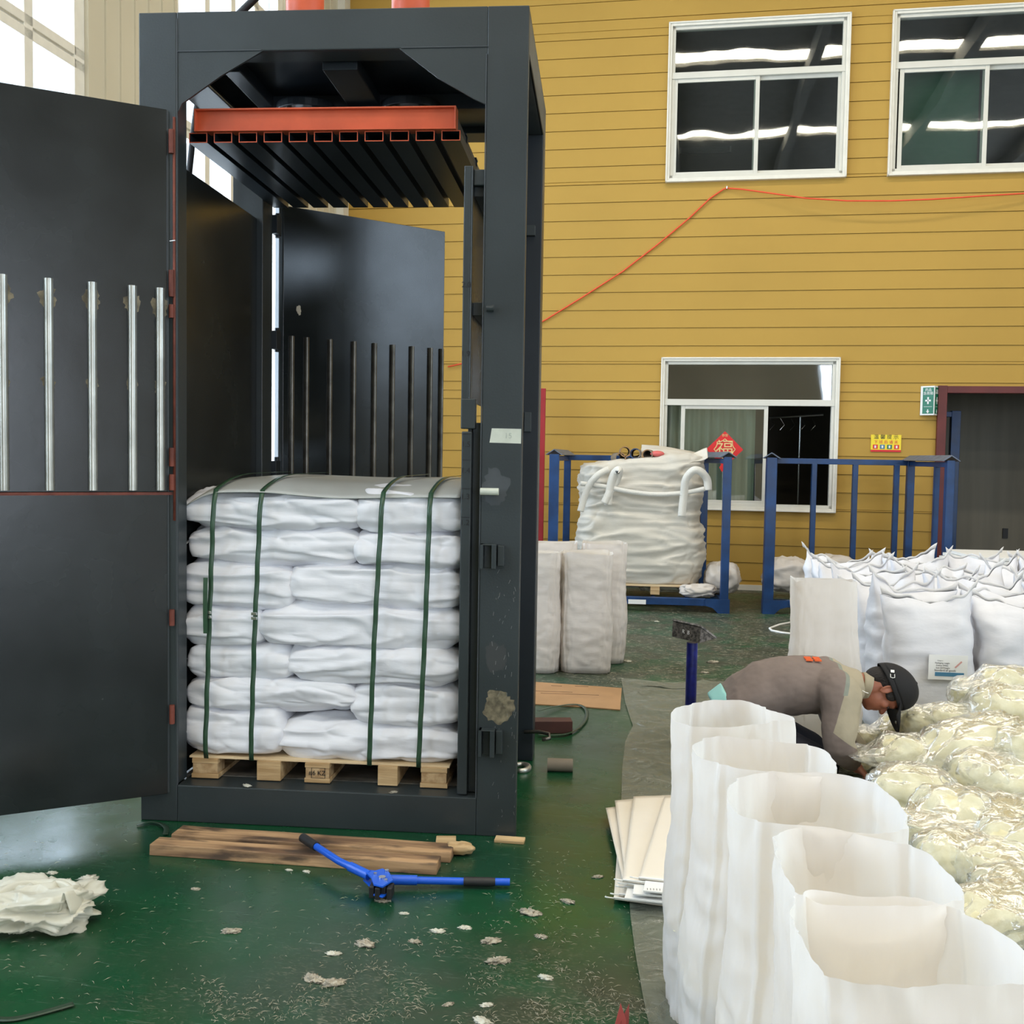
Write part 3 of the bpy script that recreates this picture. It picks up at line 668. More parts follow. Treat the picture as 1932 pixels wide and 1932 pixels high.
o=patch('bare_metal_patch',940,1335,30,30,M['scratch'],5.); o['label']='ground bare metal patch'
patch('primer_patch',935,1240,22,26,mat('scuffed_paint',(.042,.046,.046),.5),8.)
# scratches
random.seed(4); mb=MB()
for i in range(55):
    u=random.uniform(928,975); v=random.uniform(1080,1560); q=PY(u,v,-.0006); l=random.uniform(.003,.018); a=random.uniform(1.1,1.9)
    mb.add([(q.x,-.0006,q.z),(q.x+.0012,-.0006,q.z),(q.x+.0012+l*math.cos(a),-.0006,q.z+l*math.sin(a)),(q.x+l*math.cos(a),-.0006,q.z+l*math.sin(a))],[(0,1,2,3)])
part('scratches',mb,mat('scratch_light',(.22,.22,.21),.6),bevel=0)
# flanges on the rear right post
for (u0,v0,u1,v1) in ((994,427,1018,446),(990,778,1002,815)):
    q0=PY(u0,v0,1.015); q1=PY(u1,v1,1.015); mb=MB(); mb.box(q0.x,min(q1.x,1.47),.99,1.02,q1.z,q0.z); part('post_lug',mb,M['steel'],bevel=.002)
q=PY(1003,1383,.95); mb=MB(); mb.tube([(1.46,1.0,q.z-.01),(1.53,.98,q.z),(1.58,.96,q.z-.004),(1.585,.94,q.z-.02),(1.55,.93,q.z-.025)],.009,10); o=part('hook',mb,M['rawsteel'],bevel=0,smooth=True); o['label']='bare steel hook'

# --- front door: upper and lower leaf, hinged on the left post
dx,dy=-.496/.5898,-.319/.5898; ang=math.atan2(dy,dx)
def door(name,z0_,z1_,px,py,an,L,inner,bars,barz,barm,seg=False):
    d=empty(name,(px,py,0),an); d.parent=bp
    s=inner  # sign of local y where the inner face looks
    mb=MB(); y0,y1=sorted((0,-s*.008))
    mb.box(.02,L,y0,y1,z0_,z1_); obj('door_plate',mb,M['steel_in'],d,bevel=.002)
    mb=MB(); ya,yb=sorted((-s*.008,-s*.058))
    for a,b,c,e in ((.0,.05,z0_,z1_),(L-.05,L,z0_,z1_),(.05,L-.05,z0_,z0_+.05),(.05,L-.05,z1_-.05,z1_),(.05,L-.05,(z0_+z1_)/2-.025,(z0_+z1_)/2+.025)): mb.box(a,b,ya,yb,c,e)
    obj('door_frame',mb,M['steel'],d,bevel=.003)
    for x_ in bars:
        mb=MB()
        if barm=='zinc': mb.tube([(x_,s*.017,barz[0]),(x_,s*.017,barz[1])],.0165,14)
        else:
            pts=[(x_+.014*math.cos(k*PI/7),s*.022*math.sin(k*PI/7)) for k in range(8)]
            mb.prism([(a,b,barz[0]) for a,b in pts],(0,0,barz[1]-barz[0]-.0))
        obj('guide_bar',mb,M[barm],d,smooth=(barm=='zinc'),auto=True,fixn=True)
    return d
L1=1.04
BARX=[.0485,.150,.292,.441,.5925,.742,.89]
ud=door('front_door_upper',1.312,2.777,.133,0.0,ang,L1,1,BARX,(1.319,2.095),'zinc')
ld=door('front_door_lower',.115,1.302,.133,0.0,ang,L1,1,[],(0,1),'zinc')
mb=MB(); mb.box(.0,L1,-.06,.0,1.300,1.311); obj('door_bottom_edge',mb,M['rust'],ud)
# burn marks round the welded bar heads
random.seed(9)
for i in range(5):
    x_=BARX[i]
    for zc in (2.03,1.72):
        mb=MB(); n=26; vs=[(x_,.0006,zc)]
        for k in range(n):
            a=2*PI*k/n; r=1+.5*fn(math.cos(a)*2,math.sin(a)*2,i*3.1+zc)+.3*fn(math.cos(a)*6,math.sin(a)*6,i+zc)
            vs.append((x_+r*(.030 if zc>2 else .022)*math.cos(a),.0006,zc+r*(.04 if zc>2 else .03)*math.sin(a)))
        mb.add(vs,[(0,1+(k+1)%n,1+k) for k in range(n)]); obj('weld_burn',mb,M['scratch'],ud)
# which side is the inner face of the front door: local +y after rotation must look to the camera/right
# hinges with knuckles between door and post
for k,(v0,v1) in enumerate(((245,290),(510,560),(575,600),(845,880),(895,925),(1150,1180),(1330,1365))):
    q0=PY(329,v0,-.01); q1=PY(329,v1,-.01); mb=MB(); mb.tube([(.135,-.014,q1.z),(.135,-.014,q0.z)],.0105,12); part('hinge_knuckle',mb,M['rust'],bevel=0,smooth=True,auto=True)
mb=MB(); mb.tube([(.141,-.003,1.2),(.141,-.003,2.75)],.0055,8); o=part('edge_rod',mb,M['rust'],bevel=0,smooth=True)
mb=MB(); q=PY(335,455,-.01); mb.tube([(.128,-.012,q.z),(.15,-.014,q.z+.002)],.0025,6); part('wire_tie',mb,M['chrome'],bevel=0)
# --- rear door
a2=math.atan2(.636,.745)
rd=door('rear_door_upper',1.32,2.718,.164,1.25,a2,.978,-1,[.066,.1475,.279,.417,.540,.650,.7695,.888,.961],(1.33,2.066),'rawsteel')
rd2=door('rear_door_lower',.12,1.30,.164,1.25,a2,.978,-1,[.066,.1475,.279,.417,.540,.650,.7695,.888,.961],(.3,1.29),'rawsteel')
mb=MB(); n=24; vs=[(.105,-.0012,2.20)]
for k in range(n):
    a=2*PI*k/n; r=.014*(1+.6*fn(math.cos(a)*2,math.sin(a)*2,4.4)+.4*fn(math.cos(a)*7,math.sin(a)*7,1)); vs.append((.105+r*math.cos(a),-.0012,2.20+1.7*r*math.sin(a)))
mb.add(vs,[(0,1+k,1+(k+1)%n) for k in range(n)]); o=obj('bare_spot',mb,mat('bare_spot_pale',(.55,.50,.40),.6),rd)
for zz in (2.62,2.05,1.40,.5):
    mb=MB(); mb.box(.145,.175,1.17,1.245,zz-.06,zz+.03); mb.tube([(.157,1.235,zz-.07),(.157,1.235,zz+.05)],.013,10); part('rear_hinge',mb,M['black_steel'],bevel=.001)

# ================================================================ PALLET AND BALE
pal=empty('wooden_pallet'); tag(pal,'pine block pallet inside the press under the white bale','pallet')
zb=.152; xs=[(353,403),(481,528),(577,623),(717,755),(800,848)]
for i,(u0,u1) in enumerate(xs):
    x0=PZ(u0,1475,.152).x; x1=PZ(u1,1475,.152).x; w=(x1-x0)
    q=(.085,.10)
    zt=PY(600,1432,.11).z-.012
    mb=MB(); 
    if i in (1,3): mb.box(x0,x1,.09,1.06,zb+.0,zt)
    else:
        mb.box(x0,x1,.09,.17,zb+.018,zt-.018)
        for ya,yb in ((.48,.62),(.95,1.06)):
            m2=MB(); m2.box(x0,x1,ya,yb,zb+.018,zt-.018); obj('block',m2,M['woodend'],pal,bevel=.002)
    o=obj('block' if i not in(1,3) else 'bearer',mb,M['woodend'] if i not in (1,3) else M['wood'],pal,bevel=.002)
    if i not in (1,3):
        mb=MB(); mb.box(x0-.004,x1+.004,.088,1.062,zb,zb+.018); obj('bottom_board',mb,M['wood'],pal,bevel=.001)
        mb=MB(); mb.box(x0-.002,x1+.002,.088,1.062,zt-.018,zt); obj('top_board',mb,M['wood'],pal,bevel=.001)
    if i==2:
        cx_=(x0+x1)/2; text('stamp','#6 KZ',.026,FRONT((cx_,.0885,(zb+zt)/2)),M['marker'],o,ext=.0003)
        mb=MB()
        for a,b,c,d in ((-.005,.042,.021,.0225),(-.005,.042,-.021,-.0195),(-.005,-.0035,-.021,.021),(.0405,.042,-.021,.021)): mb.box(cx_-.018+a*1.2,cx_-.018+b*1.2,.0883,.089,(zb+zt)/2+c,(zb+zt)/2+d)
        obj('stamp_border',mb,M['marker'],o)
PT=zt
mb=MB(); mb.box(.160,1.225,.098,1.07,zt,zt+.008); obj('plywood_sheet',mb,M['plyw'],pal,bevel=.001)
BZ=zt+.010
def lying_sack(sx,sy,sz,seed,nu=120,nv=84,diag=0.,tight=1.0):
    """filled sack on its side: full in the middle, pinched at both stitched ends (local x)"""
    b=MB(); hx,hy,hz=sx/2,sy/2,sz/2
    def f(u,v):
        # v along x, u around
        x=-1+2*v; a=2*PI*u; e=.42
        c,s_=math.cos(a),math.sin(a)
        cy=math.copysign(abs(c)**.5,c); cz=math.copysign(abs(s_)**.55,s_)
        end=(1-abs(x)**9)**.5 if abs(x)<1 else 0; end2=(1-abs(x)**7)**.5 if abs(x)<1 else 0
        thick=.22+.78*end2; wid=.86+.14*end
        P=Vector((x*hx*(1-.03*abs(cy)), cy*hy*wid, cz*hz*thick))
        nrm=Vector((0,cy,cz*1.3)); nrm.normalize()
        gather=abs(x)**4
        dx_=P.x+diag*P.z
        w=.012*(ridge(dx_*1.2,P.y*2.2,P.z*9,1.6,seed)-.55)+.016*(ridge(dx_*2.6,P.y*5,P.z*14,1.3,seed+7)**2-.3)-.007*ridge(dx_*5+P.z*6,P.y*5,P.z*16,1.1,seed+17)**4
        w+=.014*gather*(ridge(P.x*1.5,P.y*13,P.z*13,1.0,seed+3)-.5)
        w+=.008*fn(P.x,P.y,P.z,5,seed)
        P+=nrm*w*tight*(.35+.65*thick)
        return P
    b.grid(f,nu,nv,closed=True)
    n=nu; T=nv-1
    b.add([f(i/nu,0) for i in range(nu)],[tuple(range(nu))[::-1]]); b.add([f(i/nu,1) for i in range(nu)],[tuple(range(nu))])
    return b
SV=[]
for k in range(6):
    pass
vl=[1421,1338,1287,1218,1149,1061,994,928]; vr=[1437,1378,1293,1230,1151,1073,1006,930]
zl=[BZ]+[PY(400,v,.09).z for v in vl[1:]]; zr=[BZ]+[PY(800,v,.09).z for v in vr[1:]]
order=['bottom','second','third','fourth','fifth','sixth','top']
def seam_ears(parent,hx,hy,side,seed,m=M['seamtape']):
    b=MB()
    def g(u,v):
        y=(u*2-1)*hy*.86; return (side*(hx-.004+v*.022), y, .004*math.sin(u*23+seed)+.006*fn(u*5,seed,0))
    b.grid(g,26,3); g2=obj('stitched_end',b,m,parent,smooth=True)
    md=g2.modifiers.new('t','SOLIDIFY'); md.thickness=.0025; md.offset=0
for k in range(7):
    split=[536,662,542,485,542,668,670][k]; 
    if k in(0,): split=524
    xm=PY(split,1200,.09).x; x0=.137+.012*((k*7)%3)/2-(.02 if k==4 else 0); x1=1.262-.006*((k*5)%3)
    xl0=x0
    za,zb_=zl[k],zl[k+1]; zc,zd=zr[k],zr[k+1]
    # left sack / right sack; the long one lies along the front
    for side,(a,b,c,d) in enumerate(((x0,xm,za,zb_),(xm,x1,zc,zd))):
        L=b-a; T=d-c; dep=.46 if L>.5 else .62
        long=L>.5
        o_=lying_sack(L+.045,dep,T+.034,k*3.7+side*11.3,diag=(1.1 if side==0 else -.4) if long else 0) if True else None
        o=obj('bale_sack',o_,M['sack'],smooth=True)
        y0=.098+.008*((k+side)%3)
        o.location=((a+b)/2,y0+dep/2,(c+d)/2)
        seam_ears(o,(L+.045)/2,dep/2,1 if side else -1,k)
        tag(o,'white woven sack, %s of seven layers in the bale, %s of the front row'%(order[k],'left' if side==0 else 'right'),'sack','baled sacks on the pallet')
        # row behind it
        T2=T; dd=1.06-(y0+dep)
        o2=obj('bale_sack',lying_sack(L+.02,max(dd,.3),T+.03,k*5+side+40,nu=50,nv=26),M['sack'],smooth=True)
        o2.location=((a+b)/2,1.07-max(dd,.3)/2,(c+d)/2)
        if k<6 :
            tag(o2,'white woven sack in the back row of the bale, %s layer, %s half'%(order[k],'left' if side==0 else 'right'),'sack','baled sacks on the pallet')
        else: tag(o2,'white sack under the grey cover sheet, back %s of the bale'%('left' if side==0 else 'right'),'sack','baled sacks on the pallet')
# grey cover sheet on top
zc0=PY(600,938,.10).z
def bale_top(y,x=.7):
    f=min(max((y-.085)/.42,0),1); e=(1-(1-f)**2.4)
    return zc0+.004+(PY(620,905,.55).z-zc0)*e
def cov(u,v):
    x=.155+u*1.10; y=.088+v*.96
    zz=bale_top(y)
    edge=.03*math.exp(-((u-.0)/.12)**2)
    wave=.006*math.sin(u*9)+.010*fn(u*3,v*2,1.5)
    yy=y-.010*math.sin(u*PI*2.2)*(1-v)
    left=-.05*max(0,1-u/.13)**2
    return (x,yy,zz+wave*(1-v*.5)+left)
mb=MB(); mb.grid(cov,50,30); o=obj('cover_sheet',mb,M['cover'],smooth=True); md=o.modifiers.new('t','SOLIDIFY'); md.thickness=.004; md.offset=1
tag(o,'smooth grey sheet laid over the top of the strapped bale','sheet')
# straps
TS=[((450,905),(405,960),(396,1150),(388,1421)),((560,903),(493,950),(482,1150),(474,1426)),((762,907),(722,950),(708,1150),(697,1431)),((850,912),(812,950),(803,1150),(790,1434))]
names=['far left, with a loose tail and crimp','second from the left, with a crimped seal','third from the left','far right, beside the right wall of the press']
for i,(a,b,c,d) in enumerate(TS):
    root=empty('packing_strap'); tag(root,'dark green strap round the bale, %s'%names[i],'strap','straps round the bale')
    pts=[]
    xb=PY(b[0],b[1],.07).x; xc=PY(c[0],c[1],.07).x; xd=PY(d[0],d[1],.07).x; xa=xb+.02
    for y in (.97,.8,.6,.45,.34,.25,.18,.13,.10,.085): pts.append((xb+.035*max(0,y-.1),y,bale_top(y)+.020))
    n=28; zs=bale_top(.09)-.0
    for j in range(1,n+1):
        t=j/n; z=zs+(BZ-.004-zs)*t; x=(xb+(xc-xb)*t*2) if t<.5 else xc+(xd-xc)*(t-.5)*2
        bulge=.062+.004*math.sin(t*40+i)
        pts.append((x,bulge+(.012 if j==n else 0),z))
    mb=MB(); V=[]
    for j,p in enumerate(pts):
        V+= [(p[0]-.0095,p[1],p[2]),(p[0]+.0095,p[1],p[2])]
    mb.add(V,[(2*j,2*j+1,2*j+3,2*j+2) for j in range(len(pts)-1)]); o=obj('strap_band',mb,M['pet'],root,smooth=True); md=o.modifiers.new('t','SOLIDIFY'); md.thickness=.0015; md.offset=0
    if i<2:
        for dz in (0,.018):
            z=PY(388,1155,.06).z-dz; x=xc+(xd-xc)*.05; mb=MB(); mb.box(x-.0115,x+.0115,.0525,.061,z-.006,z+.006); obj('crimp_seal',mb,M['chrome'],root,bevel=.001)
    if i==0:
        mb=MB(); za=PY(389,1090,.05).z; zb_=PY(387,1195,.05).z; x=PY(388,1100,.05).x
        V=[]
        for j in range(12):
            t=j/11; V+=[(x-.009,.050-.004*math.sin(t*PI),za+(zb_-za)*t),(x+.009,.050-.004*math.sin(t*PI),za+(zb_-za)*t)]
        mb.add(V,[(2*j,2*j+1,2*j+3,2*j+2) for j in range(11)]); o=obj('strap_tail',mb,M['pet'],root); md=o.modifiers.new('t','SOLIDIFY'); md.thickness=.0015

# ================================================================ BLUE STACKING RACKS
def rack(label, FL, FR, BR, BLc, ups_back=(), ups_side=(), H=1.5, wide=.095):
    root=empty('stacking_rack'); tag(root,label,'rack','blue steel stacking racks')
    FL,FR,BR,BLc=[Vector((*p,0)) for p in (FL,FR,BR,BLc)]
    def post(p,w,z0_=0,z1_=H,nm='corner_post',q=None):
        mb=MB(); mb.box(p.x-w/2,p.x+w/2,p.y-w/2,p.y+w/2,z0_,z1_); obj(nm,mb,M['blue'],root,bevel=.004)
    for p,w in ((FL,wide),(FR,.075),(BR,.075),(BLc,.075)): post(p,w,.0)
    up=Vector((0,0,1))
    for a,b in ((FL,FR),(BLc,BR),(FL,BLc),(FR,BR)):
        d=(b-a).normalized(); mb=MB(); mb.bar(a+d*.04+up*.10,b-d*.04+up*.10,.06,.07); obj('base_rail',mb,M['blue'],root,bevel=.004)
    for a,b in ((BLc,BR),):
        d=(b-a).normalized(); mb=MB(); mb.bar(a+d*.03+up*(H-.03),b-d*.03+up*(H-.03),.05,.06); obj('top_rail',mb,M['blue'],root,bevel=.004)
    for a,b in ((FL,BLc),(FR,BR)):
        d=(b-a).normalized(); mb=MB(); mb.bar(a+d*.03+up*(H-.04),b-d*.03+up*(H-.04),.045,.05); obj('top_rail',mb,M['blue'],root,bevel=.004)
        # inverted-V stacking cap along the side
        sd=d.cross(up)
        mb=MB(); o_=a-d*.05+up*(H-.005)
        mb.prism([o_+sd*.085,o_+up*.055,o_-sd*.085,o_-sd*.075-up*.004,o_+up*.045,o_+sd*.075-up*.004],(b-a)+d*.10); obj('stacking_cap',mb,M['bluegrey'],root,fixn=True)
    for t in ups_back: post(BLc+(BR-BLc)*t,.055,.13,H-.05,'upright')
    for t in ups_side: post(FR+(BR-FR)*t,.05,.13,H-.05,'upright')
    for p,sx in ((FL,1),(FR,-1)):
        mb=MB(); mb.prism([(p.x-sx*.05,p.y-.05,0),(p.x+sx*.06,p.y-.05,0),(p.x+sx*.11,p.y-.05,.05),(p.x+sx*.18,p.y-.05,.07),(p.x+sx*.18,p.y-.05,.135),(p.x-sx*.05,p.y-.05,.135)],(0,.10,0)); obj('foot',mb,M['blue'],root,fixn=True)
    # mesh deck
    for t in (.2,.4,.6,.8):
        mb=MB(); a=FL+(FR-FL)*t; b=BLc+(BR-BLc)*t; mb.bar(a+up*.115,b+up*.115,.03,.012); obj('deck_bar',mb,M['blue'],root)
    return root
r1=rack('blue rack holding the big grey bulk bag',(1.355,6.15),(3.01,6.15),(2.93,7.5),(1.44,7.5),(),())
q=PY(1205,1136,6.10); mb=MB(); mb.box(q.x-.10,q.x+.07,6.115,6.119,q.z-.022,q.z+.022); o=obj('paper_strip',mb,M['label'],r1); o['label']='pale paper strip on the base rail'
r2=rack('empty-topped blue rack standing between the window and the doorway',(3.43,6.2),(5.085,6.2),(5.10,7.5),(3.66,7.5),(.30,.60,.90),(.30,))

# pallet and bulk bag on rack 1
root=empty('small_pallet'); tag(root,'wooden pallet under the grey bulk bag','pallet'); 
for x in (1.70,2.03,2.36,2.70):
    mb=MB(); mb.box(x-.045,x+.045,6.32,7.3,.135,.215); obj('bearer',mb,M['wood'],root,bevel=.003)
for y in (6.32,6.52,6.75,6.98,7.2):
    mb=MB(); mb.box(1.6,2.80,y,y+.10,.215,.235); obj('deck_board',mb,M['plyw'],root,bevel=.002)
q=PY(1212,1113,6.31); text('stamp','KZ',.035,FRONT((q.x,6.318,q.z)),M['marker'],root,ext=.0003)
def bulk(u,v):
    a=2*PI*u; c,s=math.cos(a),math.sin(a); pw=.42
    X=math.copysign(abs(c)**pw,c); Yy=math.copysign(abs(s)**pw,s)
    lower=math.sin(min(1,v/.55)*PI)**.6 if v<.55 else math.sin((v-.55)/.45*PI)**.8*.7
    r=.90+.10*lower - (.05 if v>.93 else 0)
    if v>.94: r*=1-((v-.94)/.06)**1.6*.98
    z=.24+1.19*min(v/.94,1)+(.05*((v-.94)/.06) if v>.94 else 0)
    tilt=.06+.10*X if v>.6 else 0
    z+= max(0,(v-.5))*2*(.04+.075*X+.03*fn(X*1.5,Yy,2))
    x=.645*X*r; y=.50*Yy*r
    w=.022*(ridge(x*1.5,y*1.5,z*6,1.3,3)-.5)+.022*(ridge(x*3+z,y*3,z*9,1.2,9)**2-.4)-.012*ridge(x*4-z*3,y*4,z*5,1.4,19)**4+.03*fn(x,y,z,2.0,4)
    return Vector((x*(1+w*1.6),y*(1+w*2),z+w*.5*(v>.1)))
mb=MB(); mb.grid(bulk,180,90,closed=True); root=empty('bulk_bag',(2.205,6.80,0)); tag(root,'large grey-white bulk bag with webbing loops bulging above its rack','bulk bag')
obj('bag_body',mb,M['fibc'],root,smooth=True)
mb=MB()
def flap(u,v): return Vector((.18+.46*u,-.42+.12*v+.02*math.sin(u*9),1.36+.13*u+.10*v*u+.05*fn(u*3,v*2,1)))
mb.grid(flap,30,10); o=obj('bag_flap',mb,M['fibc'],root,smooth=True); md=o.modifiers.new('t','SOLIDIFY'); md.thickness=.006
def ribbon(name,pts,w,m,parent,nrm=(0,-1,0),th=.004,sub=8):
    """flat band through points given as pixel/world; width across nrm x tangent"""
    P=[Vector(p) for p in pts]; Q=[]
    for i in range(len(P)-1):
        p0=P[max(i-1,0)];p1=P[i];p2=P[i+1];p3=P[min(i+2,len(P)-1)]
        for k in range(sub):
            t=k/sub; Q.append(.5*((2*p1)+(-p0+p2)*t+(2*p0-5*p1+4*p2-p3)*t*t+(-p0+3*p1-3*p2+p3)*t**3))
    Q.append(P[-1]); V=[]; nrm=Vector(nrm)
    for i,q in enumerate(Q):
        t=(Q[min(i+1,len(Q)-1)]-Q[max(i-1,0)]).normalized(); s_=t.cross(nrm).normalized()*w/2; V+=[q-s_,q+s_]
    b=MB(); b.add(V,[(2*i,2*i+1,2*i+3,2*i+2) for i in range(len(Q)-1)]); o=obj(name,b,m,parent,smooth=True)
    md=o.modifiers.new('t','SOLIDIFY'); md.thickness=th; md.offset=0; return o
def L1p(u,v,y=6.235): q=PY(u,v,y); return (q.x-2.205,q.y-6.80,q.z)
ribbon('lifting_loop',[L1p(1147,953),L1p(1150,925),L1p(1158,895,6.22),L1p(1168,887,6.2),L1p(1164,905),L1p(1152,925),L1p(1140,950)],.075,M['web'],root)
ribbon('lifting_loop',[L1p(1095,965),L1p(1102,940),L1p(1112,915,6.22),L1p(1130,895,6.2),L1p(1150,885)],.065,M['web'],root)
ribbon('lifting_loop',[L1p(1286,975),L1p(1290,935),L1p(1294,905,6.21),L1p(1308,888,6.19),L1p(1322,890,6.2),L1p(1334,905),L1p(1336,925)],.075,M['web'],root)
ribbon('tie_band',[L1p(1095,912),L1p(1140,918),L1p(1190,928),L1p(1240,933),L1p(1290,930),L1p(1330,922)],.045,M['web'],root)
# cardboard tubes on top
for i,(u,v,lb) in enumerate(((1171,864,'leftmost of the brown cardboard tubes on the bulk bag'),(1180,852,'cardboard tube lying highest on the bulk bag'),(1199,856,'middle cardboard tube with a blue rim on the bulk bag'),(1222,858,'right cardboard tube on the bulk bag, beside the pink wrapper'))):
    q=PY(u,v,6.35); mb=MB(); mb.pipe((0,0,0),(.04*(i-1),.55,0),.052,.043,20); o=obj('cardboard_tube',mb,M['card2'],smooth=False,auto=True,fixn=True); o.location=(q.x,6.42,q.z); tag(o,lb,'tube','cardboard tubes on the bulk bag')
    mb=MB(); mb.pipe((0,-.002,0),(.0,.012,0),.054,.044,20); obj('tube_rim',mb,M['card'] if i!=2 else M['blue'],o,fixn=True)
q=PY(1240,856,6.45); mb=MB(); mb.ell((0,0,0),.07,.05,.03); o=obj('pink_wrapper',mb,M['pinkbag'],smooth=True); o.location=q; tag(o,'small pink wrapper on top of the bulk bag','wrapper')

# crumpled sacks on the racks
def crumple(sx,sy,sz,seed,nu=70,nv=36,amp=.10,p=.75):
    b=MB()
    def f(u,v):
        a=2*PI*u; th=PI*v; c,s=math.cos(a),math.sin(a)
        x=math.sin(th)**.7*math.copysign(abs(c)**p,c); y=math.sin(th)**.7*math.copysign(abs(s)**p,s); z=math.copysign(abs(math.cos(th))**.8,math.cos(th))
        w=1+amp*(ridge(x,y*1.3,z,1.3,seed)-.5)*1.6+amp*.5*(ridge(x,y,z*1.5,3.2,seed+4)**2-.4)+amp*1.2*fn(x,y,z,1.1,seed+8)
        return Vector((x*sx/2*w,y*sy/2*w,max(z*sz/2*w,-sz/2)))
    b.grid(f,nu,nv,closed=True); return b
def crumpled(label,u,v,y,sx,sy,sz,seed,rz=0,z=None,m='sack3',name='crumpled_sack',amp=.12):
    q=PY(u,v,y); o=obj(name,crumple(sx,sy,sz,seed,amp=amp),M[m],smooth=True); o.location=(q.x,y,(q.z if z is None else z)); o.rotation_euler=(0,0,rz); tag(o,label,'sack'); return o
crumpled('crumpled white sack at the right foot of the bulk bag',1362,1097,6.55,.34,.40,.30,1.,z=.30)
crumpled('flattened white sack mouth spilling over the base rail of the bulk bag rack',1318,1118,6.25,.34,.22,.12,2.,z=.20,rz=.2)
crumpled('balled white sack with a dark torn hole on the right-hand rack',1484,1078,6.75,.46,.42,.34,3.,z=.32)
q=PY(1497,1100,6.60); mb=MB(); mb.ell((0,0,0),.06,.02,.035,n=9,m=7); o=obj('dark_hole',mb,M['brown'],bpy.data.objects['crumpled_sack.002'],smooth=True); o.location=(q.x-bpy.data.objects['crumpled_sack.002'].location.x,-.155,q.z-.32)
crumpled('rounded white sack at the back of the right-hand rack',1572,1072,7.1,.42,.40,.32,4.,z=.34)
crumpled('low clear-wrapped bundle on the rack below the bulk bag',1270,1118,6.6,.6,.4,.10,5.,z=.19,m='film',name='wrapped_bundle')

# ================================================================ STANDING SACKS
def superloop(n,hx,hy,p): 
    out=[]
    for i in range(n):
        a=2*PI*i/n; c,s=math.cos(a),math.sin(a); out.append((hx*math.copysign(abs(c)**p,c),hy*math.copysign(abs(s)**p,s)))
    return out
def open_sack(rim,base,H,seed,fillz,nu=128,nv=56,crease=.0045,rimwave=.010,pleat=True):
    """open-topped sack: rim and base are loops of (x,y) points, wall swept between"""
    def samp(loop,u):
        n=len(loop); q=(u%1)*n; i=int(q); t=q-i; p0,p1,p2,p3=[Vector(loop[(i+k)%n]) for k in(-1,0,1,2)]
        return .5*((2*p1)+(-p0+p2)*t+(2*p0-5*p1+4*p2-p3)*t*t+(-p0+3*p1-3*p2+p3)*t**3)
    cb=sum((Vector(p) for p in base),Vector((0,0)))/len(base)
    def f(u,v):
        a=samp(base,u); b_=samp(rim,u); q=a.lerp(b_,v**1.1)
        c=cb.lerp(sum((Vector(p) for p in rim),Vector((0,0)))/len(rim),v); d=(q-c); dl=d.length; d=d/dl
        bul=.018*math.sin(min(1,v/.65)*PI) if v<.65 else 0
        low=-.03*max(0,1-v/.05)**2
        ang=u*2*PI
        w=crease*(ridge(d.x*1.5,d.y*1.5,v*9,1.2,seed)-.5)*2*(1-.5*v)+.007*fn(d.x*1.2,d.y*1.2,v*2.2,1,seed+5)
        w+=.0035*(ridge(d.x*5,d.y*5,v*2.5,1.3,seed+2)**2-.4)*(1-.7*v)-.004*ridge(d.x*3+v*4,d.y*3-v*3,v*6,1.2,seed+12)**6
        pl=0
        if pleat:
            for pu in PLE: 
                dd=abs(((u-pu+.5)%1)-.5); pl+=.006*math.exp(-(dd/.006)**2)-.003*math.exp(-((dd-.02)/.012)**2)
        q=q+d*(bul+low+w+pl)
        z=H*v+(rimwave*fn(math.cos(ang)*1.2,math.sin(ang)*1.2,seed,1.3) if v>.9 else 0)*((v-.9)/.1 if v>.9 else 0)
        if v<.04: z=.004
        return Vector((q.x,q.y,z))
    PLE=(.12,.38,.62,.88)
    b=MB(); b.grid(f,nu,nv,closed=True); nb=MB(); 
    b.add([f(i/nu,0) for i in range(nu)],[tuple(range(nu))[::-1]])
    lv=fillz/H
    fl_=MB()
    if fillz>0:
        cc=sum((f(i/40,lv) for i in range(40)),Vector((0,0,0)))/40
        def g(u,v):
            e=f(u,lv); p=cc.lerp(e,v*.97); p.z=fillz+.035*fn(p.x*9,p.y*9,seed)+.05*(1-v*v)+.02*(ridge(p.x,p.y,0,16,seed)-.5)
            return p
        fl_.grid(g,60,20,closed=True)
    return b,fl_
def make_open(label,rim,base,H,seed,fillz=0,group=None,m='sack2',name='open_sack',**k):
    b,fl_=open_sack(rim,base,H,seed,fillz,**k)
    cx_=sum(p[0] for p in base)/len(base); cy_=sum(p[1] for p in base)/len(base)
    root=empty(name,(cx_,cy_,0)); tag(root,label,'sack',group)
    for q in (b,fl_): q.v=[(p[0]-cx_,p[1]-cy_,p[2]) for p in q.v]
    o=obj('sack_wall',b,M[m],root,smooth=True)
    if fl_.v: obj('fibre_filling',fl_,M['fluff'],root,smooth=True)
    return root
def pxloop(pts,z): return [tuple(PZ(u,v,z)[:2]) for u,v in pts]
G_='open sacks in the front row'
def baseloop(cx_,cy_,hx,hy,rz=0,n=14,p=.55):
    return [(cx_+x*math.cos(rz)-y*math.sin(rz),cy_+x*math.sin(rz)+y*math.cos(rz)) for x,y in superloop(n,hx,hy,p)]
